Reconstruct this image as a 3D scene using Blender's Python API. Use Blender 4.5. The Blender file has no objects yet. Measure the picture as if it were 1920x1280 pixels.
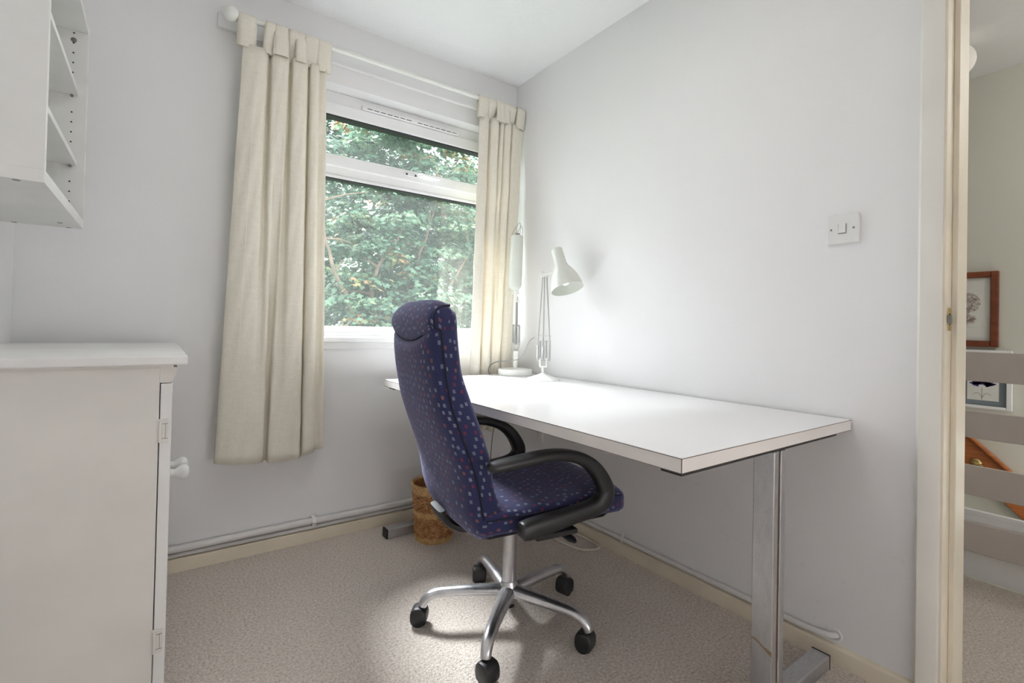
import bpy, math, random
import numpy as np
from mathutils import Vector, Matrix
random.seed(7)
rng = np.random.default_rng(7)
S = bpy.context.scene
COL = S.collection
PI = math.pi

# ------------------------------------------------------------------ camera
cam_d = bpy.data.cameras.new('camera'); cam = bpy.data.objects.new('camera', cam_d); COL.objects.link(cam)
cam_d.sensor_width = 36; cam_d.lens = 17.263; cam_d.shift_y = -38/1920; cam_d.clip_start = .02; cam_d.clip_end = 200
R_ = Vector((.81108598, -.58453556, .02139399)); U_ = Vector((-.02370564, .00369614, .99971215)); F_ = Vector((.58444638, .81135967, .0108589))
cam.matrix_world = Matrix(((R_.x, U_.x, -F_.x, -1.684), (R_.y, U_.y, -F_.y, -2.340), (R_.z, U_.z, -F_.z, .9909), (0, 0, 0, 1)))
S.camera = cam

# ------------------------------------------------------------------ world, sun, daylight, exposure
W = bpy.data.worlds.new('sky'); S.world = W; W.use_nodes = True
wn = W.node_tree; bg = wn.nodes['Background']
tc = wn.nodes.new('ShaderNodeTexCoord'); sep = wn.nodes.new('ShaderNodeSeparateXYZ'); wn.links.new(tc.outputs['Generated'], sep.inputs[0])
rp = wn.nodes.new('ShaderNodeValToRGB'); wn.links.new(sep.outputs['Z'], rp.inputs[0])
rp.color_ramp.elements[0].position = 0.0; rp.color_ramp.elements[0].color = (.42, .46, .42, 1)
rp.color_ramp.elements[1].position = .25; rp.color_ramp.elements[1].color = (.95, .97, 1.02, 1)
wn.links.new(rp.outputs[0], bg.inputs[0]); bg.inputs[1].default_value = 5.4

def light(name, kind, loc, energy, color=(1, 1, 1), **k):
    d = bpy.data.lights.new(name, kind); d.energy = energy; d.color = color
    for a, v in k.items(): setattr(d, a, v)
    o = bpy.data.objects.new(name, d); COL.objects.link(o); o.location = loc
    return o
sun = light('sun', 'SUN', (-4, 6, 8), 18.0, (.95, .97, 1), angle=math.radians(22))
sun.rotation_euler = Vector((.14, -.80, -.90)).to_track_quat('-Z', 'Y').to_euler()
port = light('window_portal', 'AREA', (-.615, .13, 1.52), 1, shape='RECTANGLE', size=1.2, size_y=1.25)
port.rotation_euler = (-PI/2, 0, 0); port.data.cycles.is_portal = True
ceil_fill = light('ceiling_fill_light', 'AREA', (-1.0, -1.2, 2.375), 3.6, (1, .985, .97), shape='DISK', size=.5)  # added fill disk under the ceiling, no lamp fitting hangs there
bounce = light('bounced_fill_light', 'AREA', (-.75, -3.6, .5), 17, (1, .975, .985), shape='RECTANGLE', size=.5, size_y=.35)  # unseen fill added behind the camera, bounced off the back wall
bounce.rotation_euler = Vector((0, -1, -.15)).to_track_quat('-Z', 'Y').to_euler()
hall = light('landing_fill_light', 'POINT', (1.25, -2.9, 2.15), 15, (1, .96, .9), shadow_soft_size=.12)  # fill added to brighten the landing, separate from the paper lantern
well = light('stairwell_fill_light', 'POINT', (1.5, -2.6, .3), 8, (1, .97, .94), shadow_soft_size=.15)  # second added fill, low in the stairwell, without any fitting
S.view_settings.view_transform = 'Standard'; S.view_settings.look = 'None'
S.view_settings.gamma = 1; S.view_settings.use_curve_mapping = False; S.view_settings.exposure = 0.51
S.cycles.max_bounces = 14; S.cycles.diffuse_bounces = 8; S.cycles.glossy_bounces = 5; S.cycles.transmission_bounces = 8
S.cycles.transparent_max_bounces = 12; S.cycles.sample_clamp_indirect = 6; S.cycles.caustics_refractive = False; S.cycles.caustics_reflective = False
S.cycles.use_denoising = True

# ------------------------------------------------------------------ materials
class NT:
    def __init__(s, name, color=(.8, .8, .8), rough=.5, metal=0.0, **k):
        s.m = bpy.data.materials.new(name); s.m.use_nodes = True; s.t = s.m.node_tree
        s.b = s.t.nodes['Principled BSDF']
        s.b.inputs['Base Color'].default_value = (*color, 1); s.b.inputs['Roughness'].default_value = rough; s.b.inputs['Metallic'].default_value = metal
        for a, v in k.items(): s.b.inputs[a.replace('_', ' ')].default_value = v
        s.m.diffuse_color = (*color, 1)
    def n(s, typ, **k):
        x = s.t.nodes.new(typ)
        for a, v in k.items(): setattr(x, a, v)
        return x
    def l(s, a, b): s.t.links.new(a, b)
    def set(s, sock, v):
        if hasattr(v, 'is_output'): s.l(v, sock)
        elif isinstance(v, tuple) and len(v) == 3 and sock.type == 'RGBA': sock.default_value = (*v, 1)
        else: sock.default_value = v
    def math(s, op, a, b=0.0, c=0.0):
        x = s.n('ShaderNodeMath', operation=op)
        s.set(x.inputs[0], a); s.set(x.inputs[1], b)
        if op in ('COMPARE', 'MULTIPLY_ADD'): s.set(x.inputs[2], c)
        return x.outputs[0]
    def coord(s, which='Object', scale=(1, 1, 1)):
        t = s.n('ShaderNodeTexCoord'); m = s.n('ShaderNodeMapping'); m.inputs['Scale'].default_value = scale
        s.l(t.outputs[which], m.inputs[0]); return m.outputs[0]
    def noise(s, scale, detail=3, co=None, rough=.5, out='Fac'):
        x = s.n('ShaderNodeTexNoise'); x.inputs['Scale'].default_value = scale; x.inputs['Detail'].default_value = detail; x.inputs['Roughness'].default_value = rough
        s.l(co if co is not None else s.coord(), x.inputs['Vector']); return x.outputs[out]
    def mix(s, f, a, b):
        x = s.n('ShaderNodeMix', data_type='RGBA'); s.set(x.inputs[0], f); s.set(x.inputs[6], a); s.set(x.inputs[7], b); return x.outputs[2]
    def ramp(s, f, *st, interp='LINEAR'):
        x = s.n('ShaderNodeValToRGB'); x.color_ramp.interpolation = interp; e = x.color_ramp.elements
        while len(e) < len(st): e.new(.5)
        for i, (p, c) in enumerate(st): e[i].position = p; e[i].color = (*c, 1) if len(c) == 3 else c
        s.l(f, x.inputs[0]); return x.outputs[0]
    def bump(s, h, strength=.3, dist=.001):
        x = s.n('ShaderNodeBump'); x.inputs['Strength'].default_value = strength; x.inputs['Distance'].default_value = dist
        s.l(h, x.inputs['Height']); s.l(x.outputs[0], s.b.inputs['Normal']); return x
    def col(s, c): s.l(c, s.b.inputs['Base Color'])

def plain(name, color, rough=.5, metal=0.0, bump=None, var=.03, **k):
    a = NT(name, color, rough, metal, **k)
    nz = a.noise(6, 3)
    c2 = tuple(max(0, v*(1-var*2)) for v in color)
    a.col(a.ramp(nz, (.35, c2), (.65, color)))
    if bump: a.bump(a.noise(bump[0], 3), bump[1], bump[2])
    return a.m

M = {}
def wallmat(name, color, bs=90, st=.25, dist=.0012):
    a = NT(name, color, .62)
    co = a.coord()
    a.col(a.ramp(a.noise(1.7, 4, co), (.3, tuple(v*.975 for v in color)), (.7, color)))
    a.bump(a.noise(bs, 4, co), st, dist)
    return a
a = wallmat('wall_paint', (.80, .80, .805)); M['wall'] = a.m
# scuffed lower part of the wall by the door: faint marks
a = wallmat('wall_paint_scuffed', (.80, .80, .805))
co = a.coord(scale=(1, 3, 4)); sc = a.ramp(a.noise(4.5, 5, co, .7), (.60, (0, 0, 0)), (.72, (1, 1, 1)))
base = a.b.inputs['Base Color'].links[0].from_socket
sx = a.n('ShaderNodeSeparateXYZ'); a.l(a.coord(), sx.inputs[0])
low = a.ramp(sx.outputs['Z'], (.25, (1, 1, 1)), (.7, (0, 0, 0)))
f = a.math('MULTIPLY', sc, a.math('MULTIPLY', low, .22))
a.col(a.mix(f, base, (.52, .50, .48))); M['wall_r'] = a.m
M['hallwall'] = wallmat('landing_wall_paint', (.62, .62, .55)).m
a = NT('ceiling_stipple', (.84, .85, .86), .8); a.bump(a.noise(70, 5, rough=.7), .8, .004); M['ceil'] = a.m
a = NT('carpet', (.5, .42, .36), .95, **{'Sheen_Weight': .3})
co = a.coord()
v = a.n('ShaderNodeTexVoronoi'); v.inputs['Scale'].default_value = 210; a.l(co, v.inputs['Vector'])
n1 = a.noise(120, 4, co, .75); n2 = a.noise(3, 4, co)
spk = a.ramp(n1, (.32, (.36, .29, .24)), (.46, (.72, .625, .55)), (.56, (.84, .755, .68)), (.66, (.96, .92, .87)))
a.col(a.mix(a.math('MULTIPLY', n2, .25), spk, (.74, .66, .595)))
a.bump(a.math('ADD', v.outputs['Distance'], a.math('MULTIPLY', n1, 1.5)), .9, .005); M['carpet'] = a.m
M['white'] = plain('white_gloss_paint', (.80, .80, .79), .38, bump=(40, .15, .001))
M['cab'] = plain('cabinet_paint', (.74, .725, .69), .5, bump=(25, .2, .001))
M['cream'] = plain('cream_gloss_paint', (.78, .71, .57), .42, bump=(30, .2, .001), var=.05)
M['jamb'] = plain('door_lining_paint', (.77, .71, .585), .4, bump=(30, .2, .001), var=.05)
M['archi'] = plain('architrave_paint', (.78, .765, .715), .4, bump=(30, .2, .001), var=.02)
M['shelf'] = plain('shelf_melamine', (.76, .765, .75), .45)
M['shelfin'] = plain('shelf_melamine_back', (.70, .71, .66), .5)
M['upvc'] = plain('white_window_frame', (.86, .86, .87), .28)
M['gasket'] = plain('black_rubber_gasket', (.03, .03, .035), .6)
M['desk'] = plain('white_desk_laminate', (.84, .83, .835), .13, bump=(3, .03, .002), var=.005)
M['deskedge'] = plain('desk_edge_laminate', (.80, .765, .74), .35)
M['darkline'] = plain('dark_edge_line', (.10, .07, .05), .6)
M['black'] = plain('black_plastic', (.018, .018, .02), .42, bump=(400, .25, .0004))
M['blacksteel'] = plain('black_painted_steel', (.012, .012, .013), .45)
M['arm'] = plain('black_armrest_plastic', (.022, .022, .024), .36, bump=(500, .4, .0004))
M['enamel'] = plain('white_lamp_enamel', (.80, .81, .77), .3)
M['enamelgrey'] = plain('pale_grey_lamp_enamel', (.66, .68, .62), .33)
M['rodgrey'] = plain('grey_lamp_rod', (.45, .46, .44), .35, .3)
M['bulb'] = plain('frosted_bulb_glass', (.9, .9, .9), .2)
M['switch'] = plain('switch_plastic', (.78, .78, .77), .3)
M['chrome'] = plain('chrome', (.72, .72, .72), .18, 1.0)
M['spring'] = plain('spring_steel', (.55, .56, .56), .3, .9)
M['brass'] = plain('brass', (.75, .58, .25), .25, 1.0)
M['cable'] = plain('cream_cable', (.75, .70, .60), .5)
M['greycable'] = plain('grey_cable', (.22, .22, .21), .5)
M['rubber'] = plain('black_rubber', (.02, .02, .02), .7)
M['pipe'] = plain('pipe_paint', (.74, .735, .72), .35, bump=(20, .4, .002))
M['paper'] = plain('rice_paper', (.80, .78, .74), .8)
M['artpaper'] = plain('art_paper', (.72, .72, .68), .6)
M['greymat'] = plain('grey_mount_card', (.20, .24, .27), .8)
M['ink'] = plain('brown_ink', (.50, .40, .36), .8)
M['ink2'] = plain('violet_ink', (.16, .13, .42), .8)
M['ink3'] = plain('green_ink', (.28, .33, .26), .8)
M['hole'] = plain('dark_hole', (.05, .05, .05), .8)
M['screw'] = plain('screw_metal', (.3, .29, .27), .4, .9)
M['rail'] = plain('balustrade_paint', (.60, .55, .52), .5, bump=(25, .2, .001))
M['apron'] = plain('landing_trim_paint', (.84, .85, .86), .45)
# cast aluminium of the chair base: polished with dull smears
a = NT('polished_aluminium', (.62, .62, .64), .25, 1.0)
nz = a.noise(22, 4, rough=.65)
r = a.n('ShaderNodeMapRange'); r.inputs[3].default_value = .22; r.inputs[4].default_value = .38; a.l(nz, r.inputs[0]); a.l(r.outputs[0], a.b.inputs['Roughness'])
a.col(a.ramp(nz, (.3, (.56, .56, .59)), (.6, (.68, .68, .70)))); M['alu'] = a.m
# scratched and rust-flecked chrome of the desk legs
a = NT('worn_chrome', (.6, .6, .6), .25, 1.0)
co = a.coord(scale=(1, 1, .35)); n1 = a.noise(60, 6, co, .7); n2 = a.noise(14, 5, co, .75)
f = a.ramp(n2, (.66, (0, 0, 0)), (.70, (1, 1, 1)))
pit = a.ramp(a.noise(320, 2), (.62, (0, 0, 0)), (.70, (1, 1, 1)))
c = a.mix(f, a.ramp(n1, (.3, (.55, .56, .59)), (.7, (.66, .67, .70))), (.42, .36, .26))
a.col(a.mix(a.math('MULTIPLY', pit, .35), c, (.25, .22, .19)))
a.l(a.math('MULTIPLY_ADD', n1, .25, .22), a.b.inputs['Roughness'])
mt = a.math('SUBTRACT', 1.0, a.math('MULTIPLY', f, .8)); a.l(mt, a.b.inputs['Metallic'])
a.bump(a.noise(250, 3), .15, .0005); M['wornchrome'] = a.m
M['rustline'] = plain('rust_stain', (.22, .11, .055), .7, .2)
# upholstery: dark blue wool with rows of small red / orange / grey woven motifs
a = NT('patterned_upholstery', (.02, .03, .12), .92, **{'Sheen_Weight': .4, 'Sheen_Roughness': .5})
a.b.inputs['Sheen Tint'].default_value = (.6, .6, .9, 1)
uv = a.n('ShaderNodeUVMap', uv_map='UVMap'); sx = a.n('ShaderNodeSeparateXYZ'); a.l(uv.outputs[0], sx.inputs[0])
CU, CV = .029, .020
V = a.math('DIVIDE', sx.outputs[1], CV); row = a.math('FLOOR', V)
U0 = a.math('DIVIDE', sx.outputs[0], CU)
U = a.math('ADD', U0, a.math('MULTIPLY', a.math('MODULO', row, 3.0), .3333)); cl = a.math('FLOOR', U)
wv = a.n('ShaderNodeCombineXYZ'); a.l(cl, wv.inputs[0]); a.l(row, wv.inputs[1])
wh = a.n('ShaderNodeTexWhiteNoise', noise_dimensions='2D'); a.l(wv.outputs[0], wh.inputs['Vector'])
wc = a.n('ShaderNodeSeparateXYZ'); a.l(wh.outputs['Color'], wc.inputs[0])
fu = a.math('SUBTRACT', a.math('FRACT', U), a.math('MULTIPLY_ADD', wc.outputs[0], .5, .25)); fv = a.math('SUBTRACT', a.math('FRACT', V), a.math('MULTIPLY_ADD', wc.outputs[1], .36, .32))
mu = a.math('LESS_THAN', a.math('ABSOLUTE', fu), .145); mv = a.math('LESS_THAN', a.math('ABSOLUTE', fv), .25)
mk = a.math('MULTIPLY', a.math('MULTIPLY', mu, mv), a.math('GREATER_THAN', wc.outputs[2], .12))
st = a.math('LESS_THAN', a.math('FRACT', a.math('MULTIPLY', fv, 6.5)), .62)
mk = a.math('MULTIPLY', mk, a.math('MULTIPLY_ADD', st, .65, .35))
mc = a.ramp(wh.outputs['Value'], (0, (.20, .22, .31)), (.34, (.20, .026, .052)), (.62, (.27, .09, .07)), (.82, (.26, .27, .34)), interp='CONSTANT')
weave = a.noise(700, 2, rough=.6); wave2 = a.noise(9, 3)
basec = a.mix(weave, (.009, .012, .052), (.024, .030, .105))
a.col(a.mix(a.math('MULTIPLY', mk, .9), basec, mc))
a.bump(weave, .5, .0006); M['fabric'] = a.m
M['piping'] = plain('navy_piping', (.008, .01, .03), .8)
# curtains: unbleached linen, a little light passes through
a = NT('linen', (.78, .73, .60), .9)
co = a.coord(scale=(1, 1, 1)); n1 = a.noise(1, 3, a.coord(scale=(700, 700, 30))); n2 = a.noise(1, 3, a.coord(scale=(30, 30, 900)))
tx = a.math('ADD', a.math('MULTIPLY', n1, .5), a.math('MULTIPLY', n2, .5))
cc = a.ramp(tx, (.35, (.80, .755, .645)), (.65, (.91, .88, .80))); a.col(cc)
a.bump(tx, .4, .0008)
tr = a.n('ShaderNodeBsdfTranslucent'); a.l(cc, tr.inputs[0]); mx = a.n('ShaderNodeMixShader'); mx.inputs[0].default_value = .17
out = a.t.nodes['Material Output']; a.l(a.b.outputs[0], mx.inputs[1]); a.l(tr.outputs[0], mx.inputs[2]); a.l(mx.outputs[0], out.inputs[0]); M['linen'] = a.m
# wicker colours
def wick(name, c1, c2, c3):
    a = NT(name, c1, .5); n = a.noise(55, 4, rough=.7); a.col(a.ramp(n, (.3, c3), (.5, c1), (.68, c2))); a.bump(a.noise(300, 2), .3, .0006); return a.m
M['wick'] = wick('woven_seagrass', (.40, .19, .07), (.60, .36, .17), (.20, .08, .03))
M['wickl'] = wick('pale_willow', (.58, .36, .15), (.72, .50, .26), (.40, .22, .09))
# wood
a = NT('varnished_wood', (.3, .1, .04), .28); w = a.noise(1, 5, a.coord(scale=(14, 3, 60)), .6)
a.col(a.ramp(w, (.3, (.30, .085, .022)), (.7, (.50, .17, .05)))); M['wood'] = a.m
a = NT('dark_frame_wood', (.2, .05, .02), .3); w = a.noise(1, 5, a.coord(scale=(20, 10, 30)), .6)
a.col(a.ramp(w, (.3, (.13, .03, .012)), (.7, (.24, .07, .028)))); M['framewood'] = a.m
# glass
g = bpy.data.materials.new('window_glass'); g.use_nodes = True; t = g.node_tree; t.nodes.clear()
o_ = t.nodes.new('ShaderNodeOutputMaterial'); tr = t.nodes.new('ShaderNodeBsdfTransparent'); gl = t.nodes.new('ShaderNodeBsdfGlossy'); gl.inputs['Roughness'].default_value = .015
lw_ = t.nodes.new('ShaderNodeLayerWeight'); pw = t.nodes.new('ShaderNodeMath'); pw.operation = 'POWER'; pw.inputs[1].default_value = 5; t.links.new(lw_.outputs['Facing'], pw.inputs[0])
fr = t.nodes.new('ShaderNodeMath'); fr.operation = 'MULTIPLY_ADD'; fr.inputs[1].default_value = .9; fr.inputs[2].default_value = .045; t.links.new(pw.outputs[0], fr.inputs[0]); mx = t.nodes.new('ShaderNodeMixShader')
tr.inputs[0].default_value = (.97, .985, .98, 1)
t.links.new(fr.outputs[0], mx.inputs[0]); t.links.new(tr.outputs[0], mx.inputs[1]); t.links.new(gl.outputs[0], mx.inputs[2]); dt = t.nodes.new('ShaderNodeBsdfTranslucent'); dt.inputs[0].default_value = (.9, .95, .95, 1); m2_ = t.nodes.new('ShaderNodeMixShader'); m2_.inputs[0].default_value = .013
t.links.new(mx.outputs[0], m2_.inputs[1]); t.links.new(dt.outputs[0], m2_.inputs[2]); t.links.new(m2_.outputs[0], o_.inputs[0]); M['glass'] = g
# tree
a = NT('maple_leaf', (.1, .3, .1), .5)
at = a.n('ShaderNodeAttribute', attribute_name='tone')
cc = a.ramp(at.outputs['Fac'], (0, (.030, .066, .042)), (.35, (.062, .132, .082)), (.62, (.125, .225, .150)), (.84, (.21, .30, .18)), (.92, (.26, .26, .11)), (.985, (.30, .17, .095)))
a.col(cc); tr = a.n('ShaderNodeBsdfTranslucent'); a.l(cc, tr.inputs[0]); mx = a.n('ShaderNodeMixShader'); mx.inputs[0].default_value = .35
out = a.t.nodes['Material Output']; a.l(a.b.outputs[0], mx.inputs[1]); a.l(tr.outputs[0], mx.inputs[2]); a.l(mx.outputs[0], out.inputs[0]); M['leaf'] = a.m
M['bark'] = plain('bark', (.17, .13, .095), .9, bump=(40, .6, .01), var=.2)
M['lawn'] = plain('lawn_grass', (.05, .11, .03), .95, bump=(60, .5, .02), var=.2)

# ------------------------------------------------------------------ mesh helpers
class MB:
    """collects verts / faces / uvs for ONE mesh object"""
    def __init__(s): s.v = []; s.f = []; s.uv = []; s.mi = []; s.mats = []; s.cur = 0
    def mat(s, m):
        if m not in s.mats: s.mats.append(m)
        s.cur = s.mats.index(m); return s
    def face(s, idx, uv=None): s.f.append(tuple(idx)); s.uv.append(uv); s.mi.append(s.cur)
    def box(s, x0, x1, y0, y1, z0, z1, mtx=None):
        b = len(s.v)
        p = [Vector((x, y, z)) for z in (z0, z1) for y in (y0, y1) for x in (x0, x1)]
        if mtx is not None: p = [mtx @ q for q in p]
        s.v += p
        for q in ((0, 2, 3, 1), (4, 5, 7, 6), (0, 1, 5, 4), (2, 6, 7, 3), (0, 4, 6, 2), (1, 3, 7, 5)): s.face([b+i for i in q])
        return s
    def loft(s, rings, closed=True, caps=True, vv=None):
        """rings: list of equal-length point lists"""
        n = len(rings[0]); b = len(s.v); v = 0; prev = None
        L = max(sum((Vector(r[(i+1) % n])-Vector(r[i])).length for i in range(n if closed else n-1)) for r in rings)
        cu = []
        big = max(rings, key=lambda r: sum((Vector(r[(i+1) % n])-Vector(r[i])).length for i in range(n if closed else n-1)))
        acc = [0]
        for i in range(n): acc.append(acc[-1]+(Vector(big[(i+1) % n])-Vector(big[i])).length)
        vs = []
        for r in rings:
            c = sum((Vector(p) for p in r), Vector())/n
            if prev is not None: v += (c-prev).length
            prev = c; vs.append(v); s.v += [Vector(p) for p in r]
        for j in range(len(rings)-1):
            for i in range(n if closed else n-1):
                i2 = (i+1) % n
                s.face((b+j*n+i, b+j*n+i2, b+(j+1)*n+i2, b+(j+1)*n+i), ((acc[i], vs[j]), (acc[i+1], vs[j]), (acc[i+1], vs[j+1]), (acc[i], vs[j+1])))
        if caps and closed:
            for j, rev in ((0, True), (len(rings)-1, False)):
                idx = [b+j*n+i for i in range(n)]
                if rev: idx.reverse()
                s.face(idx, [(s.v[k][0]*.7+s.v[k][1], s.v[k][2]+s.v[k][0]*.7) for k in idx])
        return s
    def tube(s, pts, r, n=8, closed=False, ell=None, up=None, sup=2.0):
        """sweep; r number or list; ell=(a,b) multipliers or list of them; section axes: side, up"""
        pts = [Vector(p) for p in pts]; m = len(pts)
        rr = r if isinstance(r, (list, tuple)) else [r]*m
        ee = ell if isinstance(ell, list) else [ell or (1, 1)]*m
        rings = []; last = None
        for i, p in enumerate(pts):
            if closed: t = pts[(i+1) % m]-pts[i-1]
            else: t = pts[min(i+1, m-1)]-pts[max(i-1, 0)]
            t.normalize()
            if up is not None: sd = Vector(up).cross(t)
            elif last is None: sd = (Vector((0, 0, 1)) if abs(t.z) < .9 else Vector((1, 0, 0))).cross(t)
            else: sd = last-t*last.dot(t)
            if sd.length < 1e-6: sd = Vector((1, 0, 0))
            sd.normalize(); last = sd.copy(); upv = t.cross(sd)
            ring = []
            for k in range(n):
                a_ = 2*PI*k/n+.0001; c, q = math.cos(a_), math.sin(a_)
                if sup != 2.0: c = math.copysign(abs(c)**(2/sup), c); q = math.copysign(abs(q)**(2/sup), q)
                ring.append(p+sd*(c*rr[i]*ee[i][0])+upv*(q*rr[i]*ee[i][1]))
            rings.append(ring)
        if closed: rings.append(rings[0]); return s.loft(rings, caps=False)
        return s.loft(rings)
    def lathe(s, prof, n=24, mtx=None, caps=True):
        rings = []
        for r, z in prof:
            ring = [Vector((r*math.cos(2*PI*k/n), r*math.sin(2*PI*k/n), z)) for k in range(n)]
            if mtx is not None: ring = [mtx @ p for p in ring]
            rings.append(ring)
        return s.loft(rings, caps=caps)
    def cyl(s, p0, p1, r, n=12, r2=None):
        return s.tube([p0, p1], [r, r if r2 is None else r2], n)
    def poly(s, pts):
        b = len(s.v); s.v += [Vector(p) for p in pts]; s.face(range(b, b+len(pts))); return s
    def prism(s, outline, d):
        """outline: 3-D points, d: extrude vector"""
        b = len(s.v); n = len(outline); d = Vector(d)
        s.v += [Vector(p) for p in outline]+[Vector(p)+d for p in outline]
        s.face([b+i for i in reversed(range(n))]); s.face([b+n+i for i in range(n)])
        for i in range(n): s.face((b+i, b+(i+1) % n, b+n+(i+1) % n, b+n+i))
        return s
    def build(s, name, mat=None, parent=None, smooth=False, bevel=0, sub=0, solid=0, segs=2, fixn=True):
        me = bpy.data.meshes.new(name); me.from_pydata([tuple(p) for p in s.v], [], s.f)
        ms = s.mats if s.mats else [mat]
        for m in ms: me.materials.append(m)
        if s.mats: me.polygons.foreach_set('material_index', s.mi)
        if any(u is not None for u in s.uv):
            ul = me.uv_layers.new(name='UVMap').data; k = 0
            for f, u in zip(s.f, s.uv):
                for j in range(len(f)): ul[k].uv = u[j] if u is not None else (0, 0); k += 1
        me.validate(); me.update()
        if fixn:
            import bmesh
            bm = bmesh.new(); bm.from_mesh(me); bmesh.ops.recalc_face_normals(bm, faces=bm.faces); bm.to_mesh(me); bm.free()
        if smooth:
            me.polygons.foreach_set('use_smooth', [True]*len(me.polygons))
            try: me.set_sharp_from_angle(angle=math.radians(smooth if smooth > 1 else 40))
            except Exception: pass
        o = bpy.data.objects.new(name, me); COL.objects.link(o)
        if parent is not None: o.parent = parent
        if solid: q = o.modifiers.new('s', 'SOLIDIFY'); q.thickness = solid; q.offset = 0
        if bevel: q = o.modifiers.new('b', 'BEVEL'); q.width = bevel; q.segments = segs; q.limit_method = 'ANGLE'; q.angle_limit = math.radians(35)
        if sub: q = o.modifiers.new('u', 'SUBSURF'); q.levels = sub; q.render_levels = sub
        return o
def tag(o, label=None, cat=None, group=None, kind=None):
    for k, v in (('label', label), ('category', cat), ('group', group), ('kind', kind)):
        if v: o[k] = v
    return o
def empty(name, loc=(0, 0, 0), rz=0, **k):
    o = bpy.data.objects.new(name, None); COL.objects.link(o); o.location = loc; o.rotation_euler = (0, 0, rz); o.empty_display_size = .05
    return tag(o, **k)
def boxo(name, m, x0, x1, y0, y1, z0, z1, parent=None, bevel=0, **k):
    return tag(MB().box(x0, x1, y0, y1, z0, z1).build(name, m, parent, bevel=bevel), **k)
ST = dict(kind='structure')
def catmull(pts, k=6, closed=False):
    P = [Vector(p) for p in pts]; n = len(P); out = []
    for i in range(n if closed else n-1):
        g = (lambda j: P[j % n]) if closed else (lambda j: P[max(0, min(n-1, j))])
        p0, p1, p2, p3 = g(i-1), g(i), g(i+1), g(i+2)
        for q in range(k):
            t = q/k
            out.append(.5*((2*p1)+(p2-p0)*t+(2*p0-5*p1+4*p2-p3)*t*t+(3*p1-p0-3*p2+p3)*t*t*t))
    if not closed: out.append(P[-1])
    return out
def lerp(tab, x):
    xs = [t[0] for t in tab]
    if x <= xs[0]: return tab[0][1]
    for (a0, b0), (a1, b1) in zip(tab, tab[1:]):
        if x <= a1: return b0+(b1-b0)*(x-a0)/(a1-a0)
    return tab[-1][1]

# ------------------------------------------------------------------ room shell
XL, YB, H = -2.088, -4.2, 2.4
WX0, WX1, WZ0, WZ1 = -1.17, -.06, .925, 2.105      # window opening
DY0, DY1, DZ = -2.74, -1.96, 2.9                    # doorway runs up to the ceiling
TH = .12
boxo('floor', M['carpet'], XL-.1, 1.045, YB-.1, 0, -.12, 0, **ST)
m = MB()                                            # ceiling with the gentle plaster swelling along the window wall
pr = [(.05, H+.10), (.05, H), (-.02, H), (-.07, H+.003), (-.12, H+.004), (-.155, H+.001), (-.19, H+.006), (-.3, H+.008), (YB-.1, H+.008), (YB-.1, H+.10)]
m.prism([(XL-.1, y, z) for y, z in pr], (-XL+.16, 0, 0)); tag(m.build('ceiling', M['ceil'], smooth=60), **ST)
m = MB()
WT = .30
m.box(XL-.1, WX0, 0, WT, -.1, H+.1).box(WX1, TH, 0, WT, -.1, H+.1).box(WX0, WX1, 0, WT, -.1, WZ0-.03).box(WX0, WX1, 0, WT, WZ1, H+.1)
tag(m.build('wall_window', M['wall']), **ST)
boxo('wall_left', M['wall'], XL-.1, XL, YB-.1, 0, -.1, H+.1, **ST)
boxo('wall_back', M['wall'], XL-.1, TH, YB-.1, YB, -.1, H+.1, **ST)
m = MB().box(0, TH, DY1+.025, 0, -.1, H+.1).box(0, TH, YB-.1, DY0-.025, -.1, H+.1)
tag(m.build('wall_right', M['wall_r']), **ST)
# door lining, stop, architrave
m = MB().box(-.014, TH+.014, DY1, DY1+.025, 0, H).build('trim_1', M['jamb'], bevel=.002); tag(m, **ST)
st_ = MB().box(.040, TH+.008, DY1-.013, DY1, 0, H).build('door_stop', M['jamb'], m, bevel=.002)
kp = MB().box(.006, .034, DY1-.002, DY1, 1.005, 1.065).build('strike_plate', M['brass'], m)
MB().box(.013, .026, DY1-.0026, DY1-.0015, 1.02, 1.05).build('latch_hole', M['hole'], kp)
MB().box(.002, .008, DY1-.010, DY1-.002, 1.022, 1.046).build('lip', M['screw'], kp)
m = MB(); prf = [(0, 0), (-.016, 0), (-.019, .006), (-.019, .046), (-.014, .052), (0, .052)]
m.prism([(x, DY1+.006+w, 0) for x, w in prf], (0, 0, H)); tag(m.build('trim_2', M['archi'], smooth=30), **ST)
m = MB(); m.prism([(TH-x, DY1+.006+w, 0) for x, w in prf], (0, 0, H)); tag(m.build('trim_3', M['jamb'], smooth=30), **ST)
m = MB().box(-.014, TH+.014, DY0-.025, DY0, 0, H).build('trim_4', M['jamb'], bevel=.002); tag(m, **ST)
# skirtings
def skirt(name, prof, o, d, mt=None):
    m = MB(); m.prism([(o[0]+(0 if d[0] else -a), o[1]+(0 if d[1] else -a), b) for a, b in prof], d); return tag(m.build(name, mt or M['cream'], smooth=30), **ST)
SP = [(0, 0), (.016, 0), (.016, .047), (.012, .052), (0, .054)]
skirt('baseboard_window', SP, (XL, 0, 0), (-XL, 0, 0))
skirt('baseboard_right', SP, (0, DY1+.06, 0), (0, -DY1-.076, 0))
# timber batten over the window that carries the curtain pole
boxo('trim_5', M['wall'], -1.517, 0, -.02, 0, 2.188, 2.246, bevel=.003, **ST)

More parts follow.
